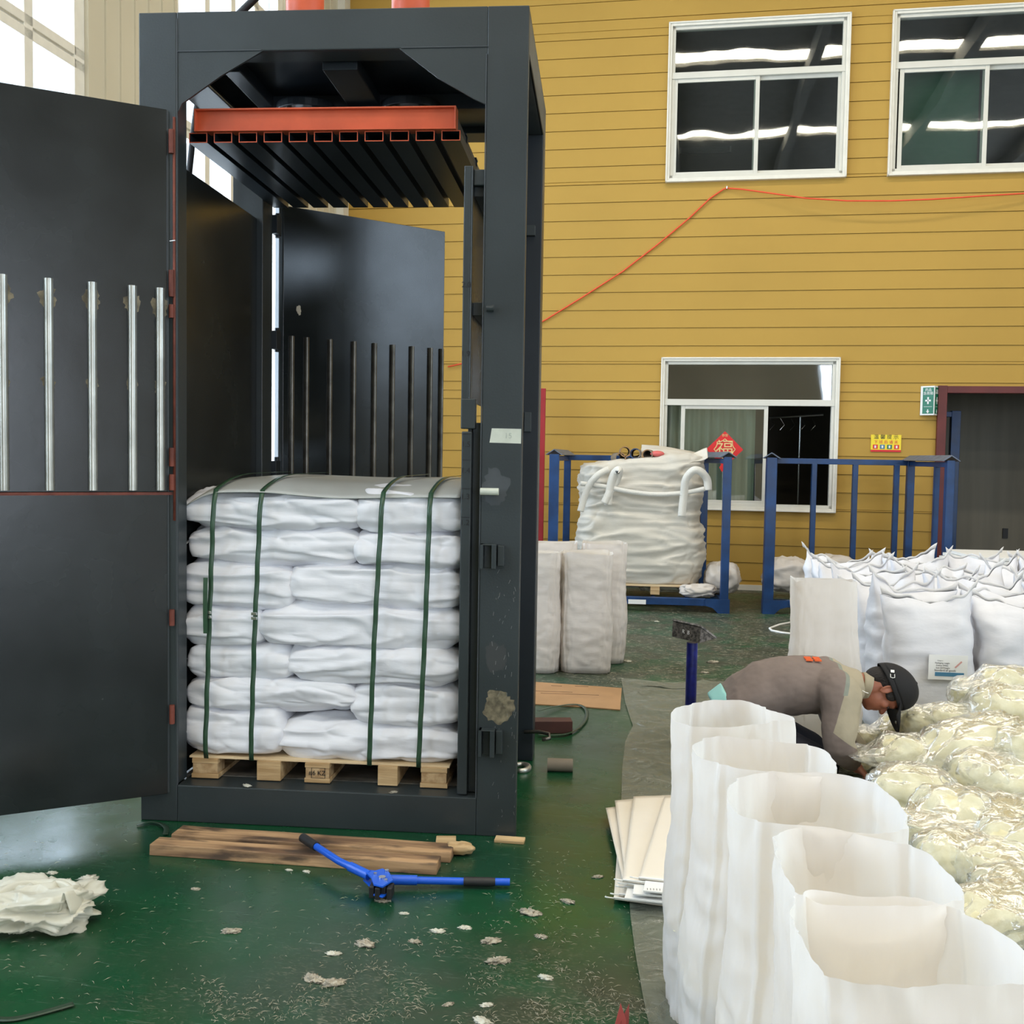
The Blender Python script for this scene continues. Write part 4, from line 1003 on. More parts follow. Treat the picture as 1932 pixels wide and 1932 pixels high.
# loops run anticlockwise seen from above, starting at the right (+x)
def rimfix(pts,z,base_c,n=14):
    """resample a rim polygon by angle so it lines up with the base loop"""
    P=[Vector(PZ(u,v,z)[:2]) for u,v in pts]; c=sum(P,Vector((0,0)))/len(P)
    out=[]
    for i in range(n):
        a=2*PI*i/n; d=Vector((math.cos(a),math.sin(a))); best=None
        for j in range(len(P)):
            A=P[j]-c; B=P[(j+1)%len(P)]-c; e=B-A; den=d.x*e.y-d.y*e.x
            if abs(den)<1e-9: continue
            t=(A.x*e.y-A.y*e.x)/den; s=(A.x*d.y-A.y*d.x)/den
            if t>0 and -1e-6<=s<=1+1e-6 and (best is None or t<best): best=t
        out.append(c+d*(best or .2))
    for _ in range(2): out=[out[i-1]*.25+out[i]*.5+out[(i+1)%n]*.25 for i in range(n)]
    return [tuple(p) for p in out]
RA=[(1525,1351),(1500,1340),(1470,1342),(1452,1346),(1432,1326),(1405,1319),(1330,1324),(1275,1331),(1262,1343),(1268,1357),(1305,1371),(1350,1374),(1400,1371),(1462,1364),(1523,1354)]
RB=[(1583,1442),(1570,1428),(1556,1408),(1530,1402),(1460,1398),(1380,1392),(1330,1391),(1304,1402),(1302,1418),(1328,1431),(1345,1440),(1400,1455),(1480,1462),(1583,1462)]
RC=[(1715,1552),(1712,1530),(1700,1508),(1668,1487),(1640,1470),(1600,1462),(1500,1457),(1410,1458),(1378,1464),(1368,1480),(1375,1512),(1396,1541),(1440,1552),(1520,1562),(1600,1575),(1680,1580),(1714,1570)]
RD=[(1840,1702),(1790,1650),(1775,1635),(1755,1606),(1690,1592),(1600,1568),(1520,1558),(1470,1560),(1452,1570),(1455,1592),(1475,1640),(1490,1690),(1530,1706),(1620,1712),(1740,1720),(1830,1712)]
RE=[(1960,1870),(1975,1840),(1945,1800),(1870,1745),(1800,1705),(1690,1690),(1620,1690),(1560,1677),(1510,1682),(1487,1692),(1492,1740),(1515,1790),(1545,1835),(1590,1855),(1650,1862),(1740,1867),(1850,1866)]
def front(label,R,bc,hx,hy,H,seed,fz,rz=0,**k):
    make_open(label,rimfix(R,H,bc,28),baseloop(bc[0],bc[1],hx,hy,rz,28),H,seed,fz,G_,**k)
front('white open sack at the far end of the front row, next to the kneeling man',RA,(2.17,-1.21),.160,.135,.82,1.3,.30)
front('second white open sack from the far end of the front row',RB,(2.19,-1.56),.165,.14,.82,4.1,.30)
front('middle white open sack of the front row, with a wide oval mouth',RC,(2.235,-1.90),.155,.14,.82,7.7,.32)
front('fourth white open sack, leaning, just behind the nearest one',RD,(2.27,-2.235),.14,.13,.82,11.,.42,crease=.005)
front('nearest white open sack, cut off by the lower right corner of the photo',RE,(2.27,-2.55),.15,.12,.82,15.,.40,crease=.005)

# four fluff-filled open sacks right of the press
G2='fluff-filled open sacks beside the press'
mbf={}
for lb,cx_,cy_,hx,hy,H,sd,rz in (('filled open white sack, front right of the group beside the press',1.725,3.235,.165,.145,.82,21.,0.02),
    ('filled open white sack, front left of the group, half hidden by the press',1.375,3.20,.165,.15,.82,25.,-.03),
    ('filled open white sack, back right of the group beside the press',1.84,3.60,.155,.15,.86,29.,.05),
    ('filled open white sack, back left of the group, only its mouth showing',1.475,3.57,.16,.14,.86,33.,0)):
    rim=baseloop(cx_,cy_,hx*1.05,hy*1.02,rz,28,.42); base=baseloop(cx_,cy_,hx*1.0,hy*.98,rz,28,.6)
    make_open(lb,rim,base,H,sd,.72,G2,m='sack3',crease=.004,rimwave=.015)
# empty flat-sided sack standing behind the man
e0=PZ(1497,1240,.35)
rim=[tuple(PZ(u,v,.86)[:2]) for u,v in ((1612,1098),(1560,1092),(1512,1092),(1500,1100),(1530,1106),(1580,1107))]
c=Vector((2.99,1.62))
make_open('empty open white sack standing behind the bent man, left of the sewn sacks',baseloop(2.975,1.60,.165,.075,.0,28,.4),baseloop(3.0,1.60,.175,.11,0,28,.45),.855,41.,0,None,crease=.002,rimwave=.02,pleat=False)

# sewn sacks in rows
def TOPD(x,seed,w):
    t=abs(x)/(w/2); return .060*(1-t**1.3)+.045*fn(x*7,seed,3)+.03*fn(x*14,seed,9)+.03*x/(w/2)*math.sin(seed)
def sewn(seed,w=.46,t=.27,H=.80,nu=72,nv=46):
    b=MB()
    def f(u,v):
        a=2*PI*u; c,s=math.cos(a),math.sin(a)
        k=v
        th=t/2*(1-max(0,(k-.62)/.38)**1.7)**.8 if k<1 else .0
        th=max(th,.004)
        wd=w/2*(1-.06*math.sin(min(1,k)*PI))*(1+.02*fn(k*3,0,seed)) if k<.75 else w/2*(1-.06*math.sin(.75*PI))+ (k-.75)*.12*w/2
        pw=.55-.2*max(0,(k-.7)/.3)
        x=wd*math.copysign(abs(c)**pw,c); y=th*math.copysign(abs(s)**.6,s)
        z=H*k
        if k>.70:
            g=(k-.70)/.30; z-= g*g*(TOPD(x,seed,w)); y+=g*.11*fn(x*5,seed,7)
        if k<.06: th_=1-(1-k/.06)**2*.12; x*=th_; y*=th_
        n=Vector((c,s,0)); 
        wr=.016*(ridge(x*2,y*2,z*4.5,1.5,seed)-.5)+.008*(ridge(x*5,y*5,z*11,1.3,seed+3)-.5)+.02*fn(x,y,z,2.6,seed+6)
        if k>.6: wr+=.014*(k-.6)/.4*(ridge(x*6,y*4,z*2.5,1,seed+9)-.5)
        return Vector((x,y,z))+n*wr*(1 if k>.02 else 0)
    b.grid(f,nu,nv,closed=True); b.add([f(i/nu,0) for i in range(nu)],[tuple(range(nu))[::-1]])
    return b
meshes=[]
def ears(parent,seed,w=.46,H=.80):
    b=MB()
    def g(u,v):
        x=(u-.5)*w*1.04; q=abs(2*u-1)
        z=H-TOPD(min(w/2,max(-w/2,x)),seed,w)+v*.014+(.03*v*q**7)
        return Vector((x+ (.012*v*(1 if u>.5 else -1))*q**6,.11*fn(x*5,seed,7),z))
    b.grid(g,36,3); o=obj('sewn_top',b,M['seamtape'],parent,smooth=True); md=o.modifiers.new('t','SOLIDIFY'); md.thickness=.003; md.offset=0; return o
protos=[]
random.seed(11)
rowsN=['front','second','third','fourth','fifth','sixth','seventh','eighth']
colN=['leftmost','second from the left','third from the left','fourth from the left']
k=0
for r in range(8):
    y=1.62+r*.315; ncol=2 if r<2 else (3 if r<5 else 4)
    for c_ in range(ncol):
        x=3.53+c_*.475+.0*r+random.uniform(-.02,.02)-(.0 if c_ else 0)
        z_s=random.uniform(.97,1.05)
        if k<6:
            root=empty('sewn_sack',(x,y,0)); o=obj('sack_body',sewn(50+k*7.3),M['sack4'],root,smooth=True); ears(root,50+k*7.3); protos.append(root)
        else:
            root=copy_tree(protos[(k*5+r)%6])
        root.location=(x,y+random.uniform(-.02,.02),0); root.rotation_euler=(random.uniform(-.03,.03)*0,0,random.uniform(-.16,.16)+(PI if random.random()<.5 else 0)); root.scale=(1,1,z_s)
        lb='full sewn white sack, %s row, %s'%(rowsN[r],colN[c_])
        if r==0 and c_==0: lb='full sewn white sack with a blue-striped paper label, front row'; lab=root; root.rotation_euler=(0,0,-.04); root.scale=(1,1,1)
        tag(root,lb,'sack','sewn sacks standing in rows'); k+=1
        if r==0 and c_==0: LABROOT=(x,y)
lr=empty('paper_label'); lr.parent=lab
yq=y=LABROOT[1]-.155
q0=PY(1757,1236,yq); q1=PY(1828,1285,yq); ox,oy=LABROOT
mb=MB(); mb.box(q0.x-ox,q1.x-ox,-.158,-.156,q1.z,q0.z); obj('label_sheet',mb,M['label'],lr)
b0=PY(1768,1269,yq); b1=PY(1822,1278,yq); mb=MB(); mb.box(b0.x-ox,b1.x-ox,-.160,-.158,b1.z,b0.z); obj('blue_band',mb,M['signblue'],lr)
for i,(ua,ub) in enumerate(((1768,1788),(1768,1796),(1768,1795),(1768,1798),(1768,1806))):
    v=1247+i*4.6; a=PY(ua,v,yq); b=PY(ub,v,yq); text('printed_line',['Category','Packaging weight','Colour White','Lot 22/Weight','Standard of goods'][i],(b.x-a.x)*.145*1.0,FRONT(((a.x+b.x)/2-ox,-.1592,a.z)),M['ink'],lr,ext=.0002)
a=PY(1812,1255,yq); mb=MB(); mb.obox((a.x-ox,-.1588,a.z),.045,.001,.008,Matrix.Rotation(-.8,3,'Y')); obj('red_stamp',mb,mat('faded_red_print',(.65,.35,.32),.6),lr)
# cardboard box with white boards behind the sacks
q=PY(1840,1058,4.9); root=empty('board_stack',(q.x+.75,5.2,0)); tag(root,'white boards lying on a brown carton behind the sewn sacks','boards')
zt=q.z; mb=MB(); mb.box(-.75,.8,-.25,.5,0,zt-.06); obj('carton',mb,M['card'],root,bevel=.004)
for i in range(3):
    mb=MB(); mb.box(-.78+i*.03,.85,-.28,.52,zt-.06+i*.03,zt-.034+i*.03); obj('white_board',mb,M['label'],root,bevel=.002)

# ================================================================ POLY SHEET ON THE FLOOR
root_pts=[(1172,1283),(1180,1330),(1194,1372),(1180,1400),(1174,1450),(1172,1520),(1178,1600),(1186,1680),(1190,1740),(1198,1800),(1208,1860),(1222,1932),(1240,2010)]
LE=[PZ(u,v) for u,v in root_pts]; LE.sort(key=lambda p:-p.y)
def edge_x(y):
    for a,b in zip(LE,LE[1:]):
        if b.y<=y<=a.y: return a.x+(b.x-a.x)*((a.y-y)/(a.y-b.y+1e-9))
    return LE[0].x if y>LE[0].y else LE[-1].x
Y0,Y1=LE[-1].y,LE[0].y
def sheet(u,v):
    y=Y0+(Y1-Y0)*v; x0=edge_x(y); x1=3.9; x=x0+(x1-x0)*u
    y2=y+.10*fn(x*2,0,3)*(1 if v>.95 else 0)
    h=.004+.014*max(0,ridge(x,y*1.6,0,2.3,5)-.66)*3*(1 if u>.02 else .3)+.004*(1+fn(x,y,0,6,1))
    return (x,y2,h)
mb=MB(); mb.grid(sheet,110,190); o=obj('poly_sheet',mb,M['sheetfilm'],smooth=True); tag(o,'grey-green clear plastic sheet spread on the floor under the front sacks','sheet')

# ================================================================ CLEAR BAGS OF CREAM FIBRE
def clear_proto(seed,sx,sy,sz,tail=True):
    root=empty('clear_bag')
    b=MB()
    def inner(u,v):
        a=2*PI*u; th=PI*v; c,s=math.cos(a),math.sin(a)
        x=math.sin(th)**.75*math.copysign(abs(c)**.8,c); y=math.sin(th)**.75*math.copysign(abs(s)**.8,s); z=math.copysign(abs(math.cos(th))**.9,math.cos(th))
        w=.93+.10*fn(x,y,z,2.1,seed)+.06*(ridge(x,y,z,3.5,seed+2)-.5)+.035*fn(x,y,z,8,seed+5)
        return Vector((x*sx/2*w,y*sy/2*w,z*sz/2*w))
    b.grid(inner,64,34,closed=True); obj('fibre',b,M['fluff'],root,smooth=True)
    b=MB()
    def outer(u,v):
        a=2*PI*u; th=PI*v; c,s=math.cos(a),math.sin(a)
        x=math.sin(th)**.6*math.copysign(abs(c)**.62,c); y=math.sin(th)**.7*math.copysign(abs(s)**.7,s); z=math.copysign(abs(math.cos(th))**.9,math.cos(th))
        w=1.05+.10*fn(x,y,z,2.1,seed)+.13*(ridge(x,y,z,3.0,seed+12)-.5)+.05*(ridge(x*1.5,y,z,7.,seed+15)-.5)
        P=Vector((x*sx/2*w,y*sy/2*w,z*sz/2*w))
        if tail and x<-.55:   # gathered empty mouth of the bag
            g=(-x-.55)/.45; P.x-=g*g*.13; P.z=P.z*(1-.72*g)-sz*.12*g; P.y*=1+.15*g
        return P
    b.grid(outer,72,36,closed=True); obj('poly_film',b,M['film'],root,smooth=True)
    return root
cp=[clear_proto(3.1,.40,.30,.22),clear_proto(9.4,.36,.32,.24,False),clear_proto(14.8,.44,.30,.20),clear_proto(22.2,.34,.28,.20,False)]
CL=[ # u,v of the middle, depth y, size, rz, tilt, proto, label
 (1722,1428,.72,.82,.1,.08,0,'clear bag with an empty film mouth, just below the tip of the cap brim'),
 (1835,1412,.70,1.18,.25,-.22,2,'long clear bag lying across the middle of the heap'),
 (1722,1502,.28,.92,-.3,.0,1,'clear bag at the left edge of the heap, above the middle open sack'),
 (1812,1545,.05,1.00,.9,.2,0,'clear bag standing on edge in the middle of the heap'),
 (1905,1490,.40,1.0,.2,.1,1,'clear bag at the right edge of the photo under the long clear bag'),
 (1900,1575,-.08,1.02,1.2,-.1,2,'large clear bag at the right edge, above the round one'),
 (1880,1645,-.42,.94,.2,.0,3,'round clear bag beside the fourth open sack'),
 (1935,1725,-.75,.90,.4,.1,1,'clear bag nearest the lower right corner of the photo'),
 (1905,1345,.98,1.0,.1,.1,1,'clear bag below the right-hand sewn sack'),
 (1845,1312,1.16,.74,-.2,.1,3,'clear bag leaning on the labelled sewn sack, upper left of heap'),
 (1912,1298,1.12,.85,.1,.05,0,'highest clear bag, at the right edge below the sewn sacks'),
 (1795,1362,1.02,.80,.5,.0,3,'clear bag under the paper label of the sewn sack'),
 (1740,1365,1.06,.62,.9,.1,1,'small clear bag left of the one under the paper label'),
 (1700,1372,1.22,.52,.2,.0,0,'small clear bag behind the cap brim'),
 (1625,1395,1.22,.62,1.4,.0,3,'narrow clear bag just right of the bent man\'s arm'),
 (1612,1450,1.00,.50,.6,.0,1,'small clear bag at the man\'s hands'),
 (1735,1600,-.05,.80,.2,.0,2,'low clear bag between the heap and the middle open sack'),
 (1800,1660,-.35,.80,.7,.0,1,'low clear bag behind the rim of the fourth open sack'),
 (1960,1420,.55,1.0,.4,.0,3,'clear bag cut off by the right edge beside the long clear bag'),
 (1860,1470,.45,.9,.8,.0,1,'clear bag in the hollow under the long clear bag'),
 (1952,1640,-.30,1.0,.2,.0,0,'clear bag cut off by the right edge beside the round one'),
 (1880,1730,-.95,.8,.5,.0,2,'low clear bag just behind the nearest open sack'),
]
used=set()
for i,(u,v,y,sc,rz,ti,pk,lb) in enumerate(CL):
    q=PY(u,v,y)
    o=cp[pk] if pk not in used else copy_tree(cp[pk]); used.add(pk)
    hz=[.11,.12,.10,.10][pk]*sc*1.12
    o.location=(q.x,q.y,max(q.z,hz+.012)); o.scale=(sc,sc,sc); o.rotation_euler=(0,ti,rz)
    tag(o,lb,'bag of fibre','clear bags of cream fibre')
    # fill the space below a raised bag with another one
    if q.z>hz+.15:
        o2=copy_tree(cp[(pk+1)%4]) if (pk+1)%4 in used else copy_tree(o)
        o2.location=(q.x+.02,q.y+.06,hz+.014); o2.scale=(sc*1.05,sc*1.05,max(.5,(q.z-hz)/(.24)*.95)); o2.rotation_euler=(0,0,rz+.6)
        tag(o2,'clear bag at the bottom of the heap, under the '+' '.join(lb.split(',')[0].split()[:6]),'bag of fibre','clear bags of cream fibre')

# ================================================================ BENT MAN
def blob(name,builder,m,parent,voxel=.008,smooth_it=6,sm=.5):
    mb=MB(); builder(mb); o=obj(name,mb,m,parent,smooth=True,fixn=False)
    import bmesh
    b=bmesh.new(); b.from_mesh(o.data); bmesh.ops.recalc_face_normals(b,faces=b.faces); b.to_mesh(o.data); b.free()
    r=o.modifiers.new('remesh','REMESH'); r.mode='VOXEL'; r.voxel_size=voxel; r.use_smooth_shade=True
    if smooth_it:
        s_=o.modifiers.new('smooth','SMOOTH'); s_.factor=sm; s_.iterations=smooth_it
    return o
def limb(mb,pts,rs,n=18,ell=1,ups=None):
    """rounded tapered tube through joints"""
    P=[Vector(p) for p in pts]; Q=[];Rr=[]
    for i in range(len(P)-1):
        p0=P[max(i-1,0)];p1=P[i];p2=P[i+1];p3=P[min(i+2,len(P)-1)]
        for k in range(8):
            t=k/8; Q.append(.5*((2*p1)+(-p0+p2)*t+(2*p0-5*p1+4*p2-p3)*t*t+(-p0+3*p1-3*p2+p3)*t**3)); Rr.append(rs[i]+(rs[i+1]-rs[i])*(t*t*(3-2*t)))
    Q.append(P[-1]); Rr.append(rs[-1])
    mb.tube(Q,Rr,n,ell=ell,ups=ups)
    for p,r in((Q[0],Rr[0]),(Q[-1],Rr[-1])):
        if ell==1: mb.ell(p,r,r,r,n=14,m=9)
MY=1.0
def mp(u,v,y=MY): return PY(u,v,y)
man=empty('person',(2.75,MY,0)); tag(man,'man in a grey-brown work shirt and black cap kneeling bent over the clear bags','person')
OFF=Vector((2.75,MY,0))
def R_(p): return Vector(p)-OFF
# head frame: crown direction, face direction
Hc=R_(mp(1668,1299)); U=Vector((.985,0,.17)).normalized(); Fd=Vector((.17,0,-.985)).normalized(); Sd=Vector((0,1,0))
HM=Matrix((( Sd.x,-Fd.x,U.x),(Sd.y,-Fd.y,U.y),(Sd.z,-Fd.z,U.z)))   # local x side, -y face, z crown
def hd(s,f,u): return Hc+Sd*s+Fd*f+U*u
NK=R_(mp(1632,1294)); 
SHR=R_((2.90,MY-.18,.43)); SHL=R_((2.92,MY+.18,.43))
ELR=R_((2.885,MY-.255,.215)); ELL=R_((2.98,MY+.26,.20))
WRR=R_((2.965,MY-.17,.105)); WRL=R_((3.07,MY+.10,.09))
HIP=R_((2.47,MY,.27))
def hand(mb,w,d,side):
    """palm with five fingers; d direction of the fingers, side = +1 thumb towards +y"""
    d=Vector(d).normalized(); up=Vector((0,0,1)); s_=d.cross(up).normalized(); nrm=s_.cross(d)
    pc=w+d*.045; mb.ell(pc,.048,.040,.017,Matrix((( d.x,s_.x,nrm.x),(d.y,s_.y,nrm.y),(d.z,s_.z,nrm.z))),n=16,m=10)
    limb(mb,[w-d*.02,w+d*.03],[.026,.026],12)
    for k,(o_,L) in enumerate(((-.030,.060),(-.010,.072),(.010,.068),(.029,.052))):
        b=w+d*.075+s_*o_; k1=b+d*L*.45-nrm*.006+s_*o_*.15; k2=k1+d*L*.32-nrm*.016; k3=k2+d*L*.16-nrm*.016
        limb(mb,[b-d*.02,b,k1,k2,k3],[.0095,.0095,.009,.0082,.0072],10)
    t0=w+d*.022-s_*side*.028; t1=t0+d*.030-s_*side*.026-nrm*.006; t2=t1+d*.030-s_*side*.006-nrm*.010
    limb(mb,[t0,t1,t2],[.012,.0105,.009],10)
HDR=Vector((.75,.15,-.62)); HDL=Vector((.8,-.3,-.5))
def body(mb):
    mb.ell(hd(0,.0,.030),.076,.098,.088,HM,n=28,m=20)          # skull
    mb.ell(hd(0,.030,-.045),.062,.066,.070,HM,n=24,m=16)       # face and jaw
    mb.ell(hd(0,.058,-.082),.036,.034,.026,HM,n=16,m=10)       # chin
    limb(mb,[hd(0,.072,.012),hd(0,.094,-.010),hd(0,.108,-.026)],[.010,.012,.0135],12)     # nose
    for s in(-1,1): mb.ell(hd(s*.010,.096,-.029),.009,.009,.008,HM,n=10,m=7)
    mb.ell(hd(0,.080,.022),.052,.018,.012,HM,n=16,m=8)         # brow
    mb.ell(hd(0,.088,-.050),.021,.011,.0065,HM,n=14,m=8); mb.ell(hd(0,.085,-.061),.019,.012,.0065,HM,n=14,m=8)   # lips
    for s in(-1,1):
        mb.ell(hd(s*.045,.060,-.020),.022,.020,.022,HM,n=14,m=9)  # cheek
        ec=hd(s*.078,-.012,-.008); EM=HM@Matrix.Rotation(s*.35,3,'Z')
        mb.ell(ec,.006,.018,.031,EM,n=14,m=10); limb(mb,[ec+U*.026,ec+U*.020-Fd*.014+Sd*s*.006,ec-Fd*.017+Sd*s*.007,ec-U*.018-Fd*.010+Sd*s*.005],[.0045,.005,.005,.0045],8); mb.ell(ec-U*.024,.006,.008,.008,HM,n=8,m=6)
    limb(mb,[hd(0,-.02,-.03),NK,NK-Vector((.10,0,.0))],[.062,.060,.075],18)
    limb(mb,[NK-Vector((.08,0,.01)),R_((2.80,MY,.42)),R_((2.60,MY,.39)),HIP],[.07,.095,.09,.10],18)
    for SH,EL,WR,D,sd in ((SHR,ELR,WRR,HDR,-1),(SHL,ELL,WRL,HDL,1)):
        limb(mb,[R_((2.84,MY,.42)),SH,EL,WR],[.06,.045,.036,.026],16); hand(mb,WR,D,sd)
    for s in(-1,1):
        limb(mb,[HIP,R_((2.50,MY+s*.11,.22)),R_((2.83,MY+s*.15,.085)),R_((2.62,MY+s*.14,.06)),R_((2.38,MY+s*.12,.06))],[.08,.07,.05,.045,.035],16)
bd=blob('body',body,M['skin'],man,voxel=.0045,smooth_it=3)
for s in(-1,1):
    mb=MB(); mb.ell(hd(s*.030,.080,-.002),.011,.010,.009,HM,n=12,m=8); obj('eye',mb,mat('eye',(.05,.03,.025),.3),man,smooth=True)
def shirtmat():
    m=mat('work_shirt',(.21,.165,.145),.9,var=.10,vscale=9,bump=.35,bscale=14); nt=m.node_tree; N=nt.nodes; L=nt.links; b=N['Principled BSDF']
    src=b.inputs['Base Color'].links[0].from_socket
    tc=N.new('ShaderNodeTexCoord'); sx=N.new('ShaderNodeSeparateXYZ'); L.new(tc.outputs['Object'],sx.inputs[0])
    def m_(op,a,b_):
        x=N.new('ShaderNodeMath'); x.operation=op
        for i,q in((0,a),(1,b_)):
            if isinstance(q,(int,float)): x.inputs[i].default_value=q
            else: L.new(q,x.inputs[i])
        return x.outputs[0]
    # yoke boundary plane across the back and down the sleeve
    d=m_('SUBTRACT',sx.outputs[0],m_('MULTIPLY_ADD',sx.outputs[2],.34))
    d=m_('SUBTRACT',sx.outputs[0],m_('ADD',m_('MULTIPLY',sx.outputs[2],.30),.010))
    yk=m_('GREATER_THAN',d,0.0); yk=m_('MULTIPLY',yk,m_('GREATER_THAN',sx.outputs[2],m_('ADD',m_('MULTIPLY',sx.outputs[0],-.7),.345)))
    st=m_('MULTIPLY',m_('GREATER_THAN',d,-.004),m_('LESS_THAN',d,.016)); st=m_('MULTIPLY',st,m_('GREATER_THAN',sx.outputs[2],.44))
    def mix(f,a,c):
        x=N.new('ShaderNodeMix'); x.data_type='RGBA'; L.new(f,x.inputs[0]); L.new(a,x.inputs[6]); x.inputs[7].default_value=(*c,1); return x.outputs[2]
    o=mix(yk,src,(.36,.315,.225)); o=mix(st,o,(.22,.24,.20)); 
    L.new(o,b.inputs['Base Color']); return m
def wr(o,seed,amp=.008,f=7):
    t=bpy.data.textures.new('cloth_folds','CLOUDS'); t.noise_scale=.09; t.noise_depth=2
    d=o.modifiers.new('folds','DISPLACE'); d.texture=t; d.strength=amp; d.mid_level=.5
def shirt(mb):
    T=[((2.405,MY,.305),.095,.165),((2.45,MY,.325),.125,.180),((2.56,MY,.385),.138,.185),((2.69,MY,.415),.138,.185),((2.81,MY,.425),.130,.195),((2.90,MY,.430),.112,.195),((2.98,MY,.430),.085,.14),((3.035,MY,.435),.066,.085)]
    n=28; vs=[]
    for (c,rv,rh) in T:
        c=R_(c)
        for j in range(n):
            a=2*PI*j/n; vs.append((c.x+.25*math.sin(a)*rv*(-.35),c.y+math.cos(a)*rh,c.z+math.sin(a)*rv))
    fs=[(i*n+j,i*n+(j+1)%n,(i+1)*n+(j+1)%n,(i+1)*n+j) for i in range(len(T)-1) for j in range(n)]+[tuple(range(n))[::-1],tuple((len(T)-1)*n+j for j in range(n))]
    mb.add(vs,fs)
    limb(mb,[R_((2.84,MY-.08,.43)),SHR+Vector((-.01,0,.0)),(SHR+ELR)/2+Vector((0,-.01,0)),ELR,WRR+(ELR-WRR)*.12],[.090,.098,.085,.070,.047],20)
    limb(mb,[R_((2.84,MY+.08,.43)),SHL,(SHL+ELL)/2,ELL,WRL+(ELL-WRL)*.12],[.090,.092,.080,.068,.047],20)
sh=blob('work_shirt',shirt,shirtmat(),man,voxel=.007,smooth_it=5); wr(sh,1,.016)
mb=MB()
# collar: stand-up band round the neck
cn=(Hc-NK).normalized(); cx_=Vector((0,1,0)); cz_=cn.cross(cx_)
b0=NK-Vector((.012,0,-.004))
def col(u,v):
    a=2*PI*u; r=.064+.007*v+.003*math.sin(a*3); return b0+cx_*math.cos(a)*r*1.02+cz_*math.sin(a)*r*.95+cn*(-.012+.040*v+.008*math.sin(a))
mb.grid(col,40,5,closed=True); o=obj('collar',mb,mat('collar_khaki',(.36,.315,.225),.9,bump=.2),man,smooth=True); md=o.modifiers.new('t','SOLIDIFY'); md.thickness=.004
mb=MB(); a=R_(mp(1627,1303,.88)); mb.tube([a,a+Vector((.012,-.004,-.006)),a+Vector((.026,-.006,-.010))],.002,6); obj('white_tag',mb,M['white'],man)
# faded orange print on the back of the shirt
mb=MB()
for (u0,u1,v) in ((1515,1529,1240),(1531,1545,1242)):
    for k in range(3):
        a=R_(mp(u0,v,MY)); b=R_(mp(u1,v,MY)); yy=-.02-.026*k
        mb.box(a.x,b.x-.004,yy-.010,yy+.008,.553-.0012*k,.559-.0012*k)
obj('orange_print',mb,mat('orange_print',(.80,.13,.03),.8),man)
def und(mb): 
    c=R_((2.385,MY,.285)); mb.tube([c+Vector((-.012,0,-.01)),c+Vector((.06,0,.03))],[.10,.115],24,ell=1.3)
uo=blob('undershirt',und,M['teal'],man,voxel=.01)
def trou(mb):
    mb.ell(R_((2.425,MY,.225)),.125,.175,.125,n=24,m=16)
    for s in(-1,1):
        limb(mb,[R_((2.46,MY+s*.09,.20)),R_((2.66,MY+s*.13,.15)),R_((2.84,MY+s*.15,.088))],[.115,.095,.075],18)
        limb(mb,[R_((2.84,MY+s*.15,.080)),R_((2.60,MY+s*.145,.066)),R_((2.40,MY+s*.13,.060))],[.070,.058,.050],18)
to=blob('trousers',trou,M['trouser'],man,voxel=.009); wr(to,2,.010)
for s in(-1,1):
    def sho(mb,s=s): mb.ell(R_((2.335,MY+s*.13,.052)),.075,.045,.045,n=18,m=12); mb.ell(R_((2.245,MY+s*.13,.045)),.06,.042,.035,n=18,m=12)
    blob('shoe',sho,M['black'],man,voxel=.007,smooth_it=3)
# hair, cap
def hair(mb):
    mb.ell(hd(0,-.018,.030),.0795,.090,.080,HM,n=26,m=18); mb.ell(hd(0,-.062,-.020),.060,.045,.060,HM,n=20,m=12)
    for s in(-1,1): mb.ell(hd(s*.070,.020,.015),.012,.028,.030,HM,n=12,m=8)
ho=blob('hair',hair,M['hair'],man,voxel=.005,smooth_it=2)
mb=MB()
def capf(u,v):
    a=2*PI*u; th=v*PI*.50; r=math.sin(th); k=1+.010*math.cos(a*6)*r
    # crown dome, low edge at v=1 ; shallower at the back
    p=Vector((math.cos(a)*r*.091*k, math.sin(a)*r*.112*k, math.cos(th)*.108))
    return Hc+HM@(p+Vector((0,.004,.038-p.y*.22)))
mb.grid(capf,60,18,closed=True)
def band(u,v):
    a=2*PI*u; b_=-.022 if math.sin(a)<.2 else -.022
    return Hc+HM@Vector((math.cos(a)*.091,math.sin(a)*.112+.004,.038-.024*math.sin(a)-.022*v))
mb.grid(band,60,4,closed=True)
cap=obj('cap',mb,M['cap'],man,smooth=True,fixn=False); md=cap.modifiers.new('t','SOLIDIFY'); md.thickness=.004
mb=MB()
def brim(u,v):
    a=-PI/2+(u-.5)*2.25; ext=.108*v*math.cos((u-.5)*2.25)**.6 if v>0 else 0
    p=Vector((math.cos(a)*(.090+.006*v),math.sin(a)*.110-ext,.042+.012*v-.004*v-.55*(math.cos(a)**2)*.030*v-.022*v*v))
    return Hc+HM@(p+Vector((0,.004,0)))
mb.grid(brim,34,10); o=obj('brim',mb,M['cap'],cap,smooth=True); md=o.modifiers.new('t','SOLIDIFY'); md.thickness=.005
mb=MB(); mb.ell(Hc+HM@Vector((0,.004,.148)),.009,.009,.006,HM,n=12,m=8); obj('button',mb,M['cap'],cap,smooth=True)
p1=R_(PY(1660,1257,MY-.07)); p2=R_(PY(1670,1266,MY-.075))
p1=hd(-.062,-.090,.034); p2=hd(-.076,-.072,.028)
dd=(p2-p1).normalized(); outn=(Vector((0,-1,0))*.8-Fd*.6).normalized()
mb=MB(); 
mxb=Matrix(((dd.x,dd.cross(outn).x,outn.x),(dd.y,dd.cross(outn).y,outn.y),(dd.z,dd.cross(outn).z,outn.z)))
mb.obox(p1,.013,.016,.004,mxb); obj('white_strap_tag',mb,M['white'],cap)
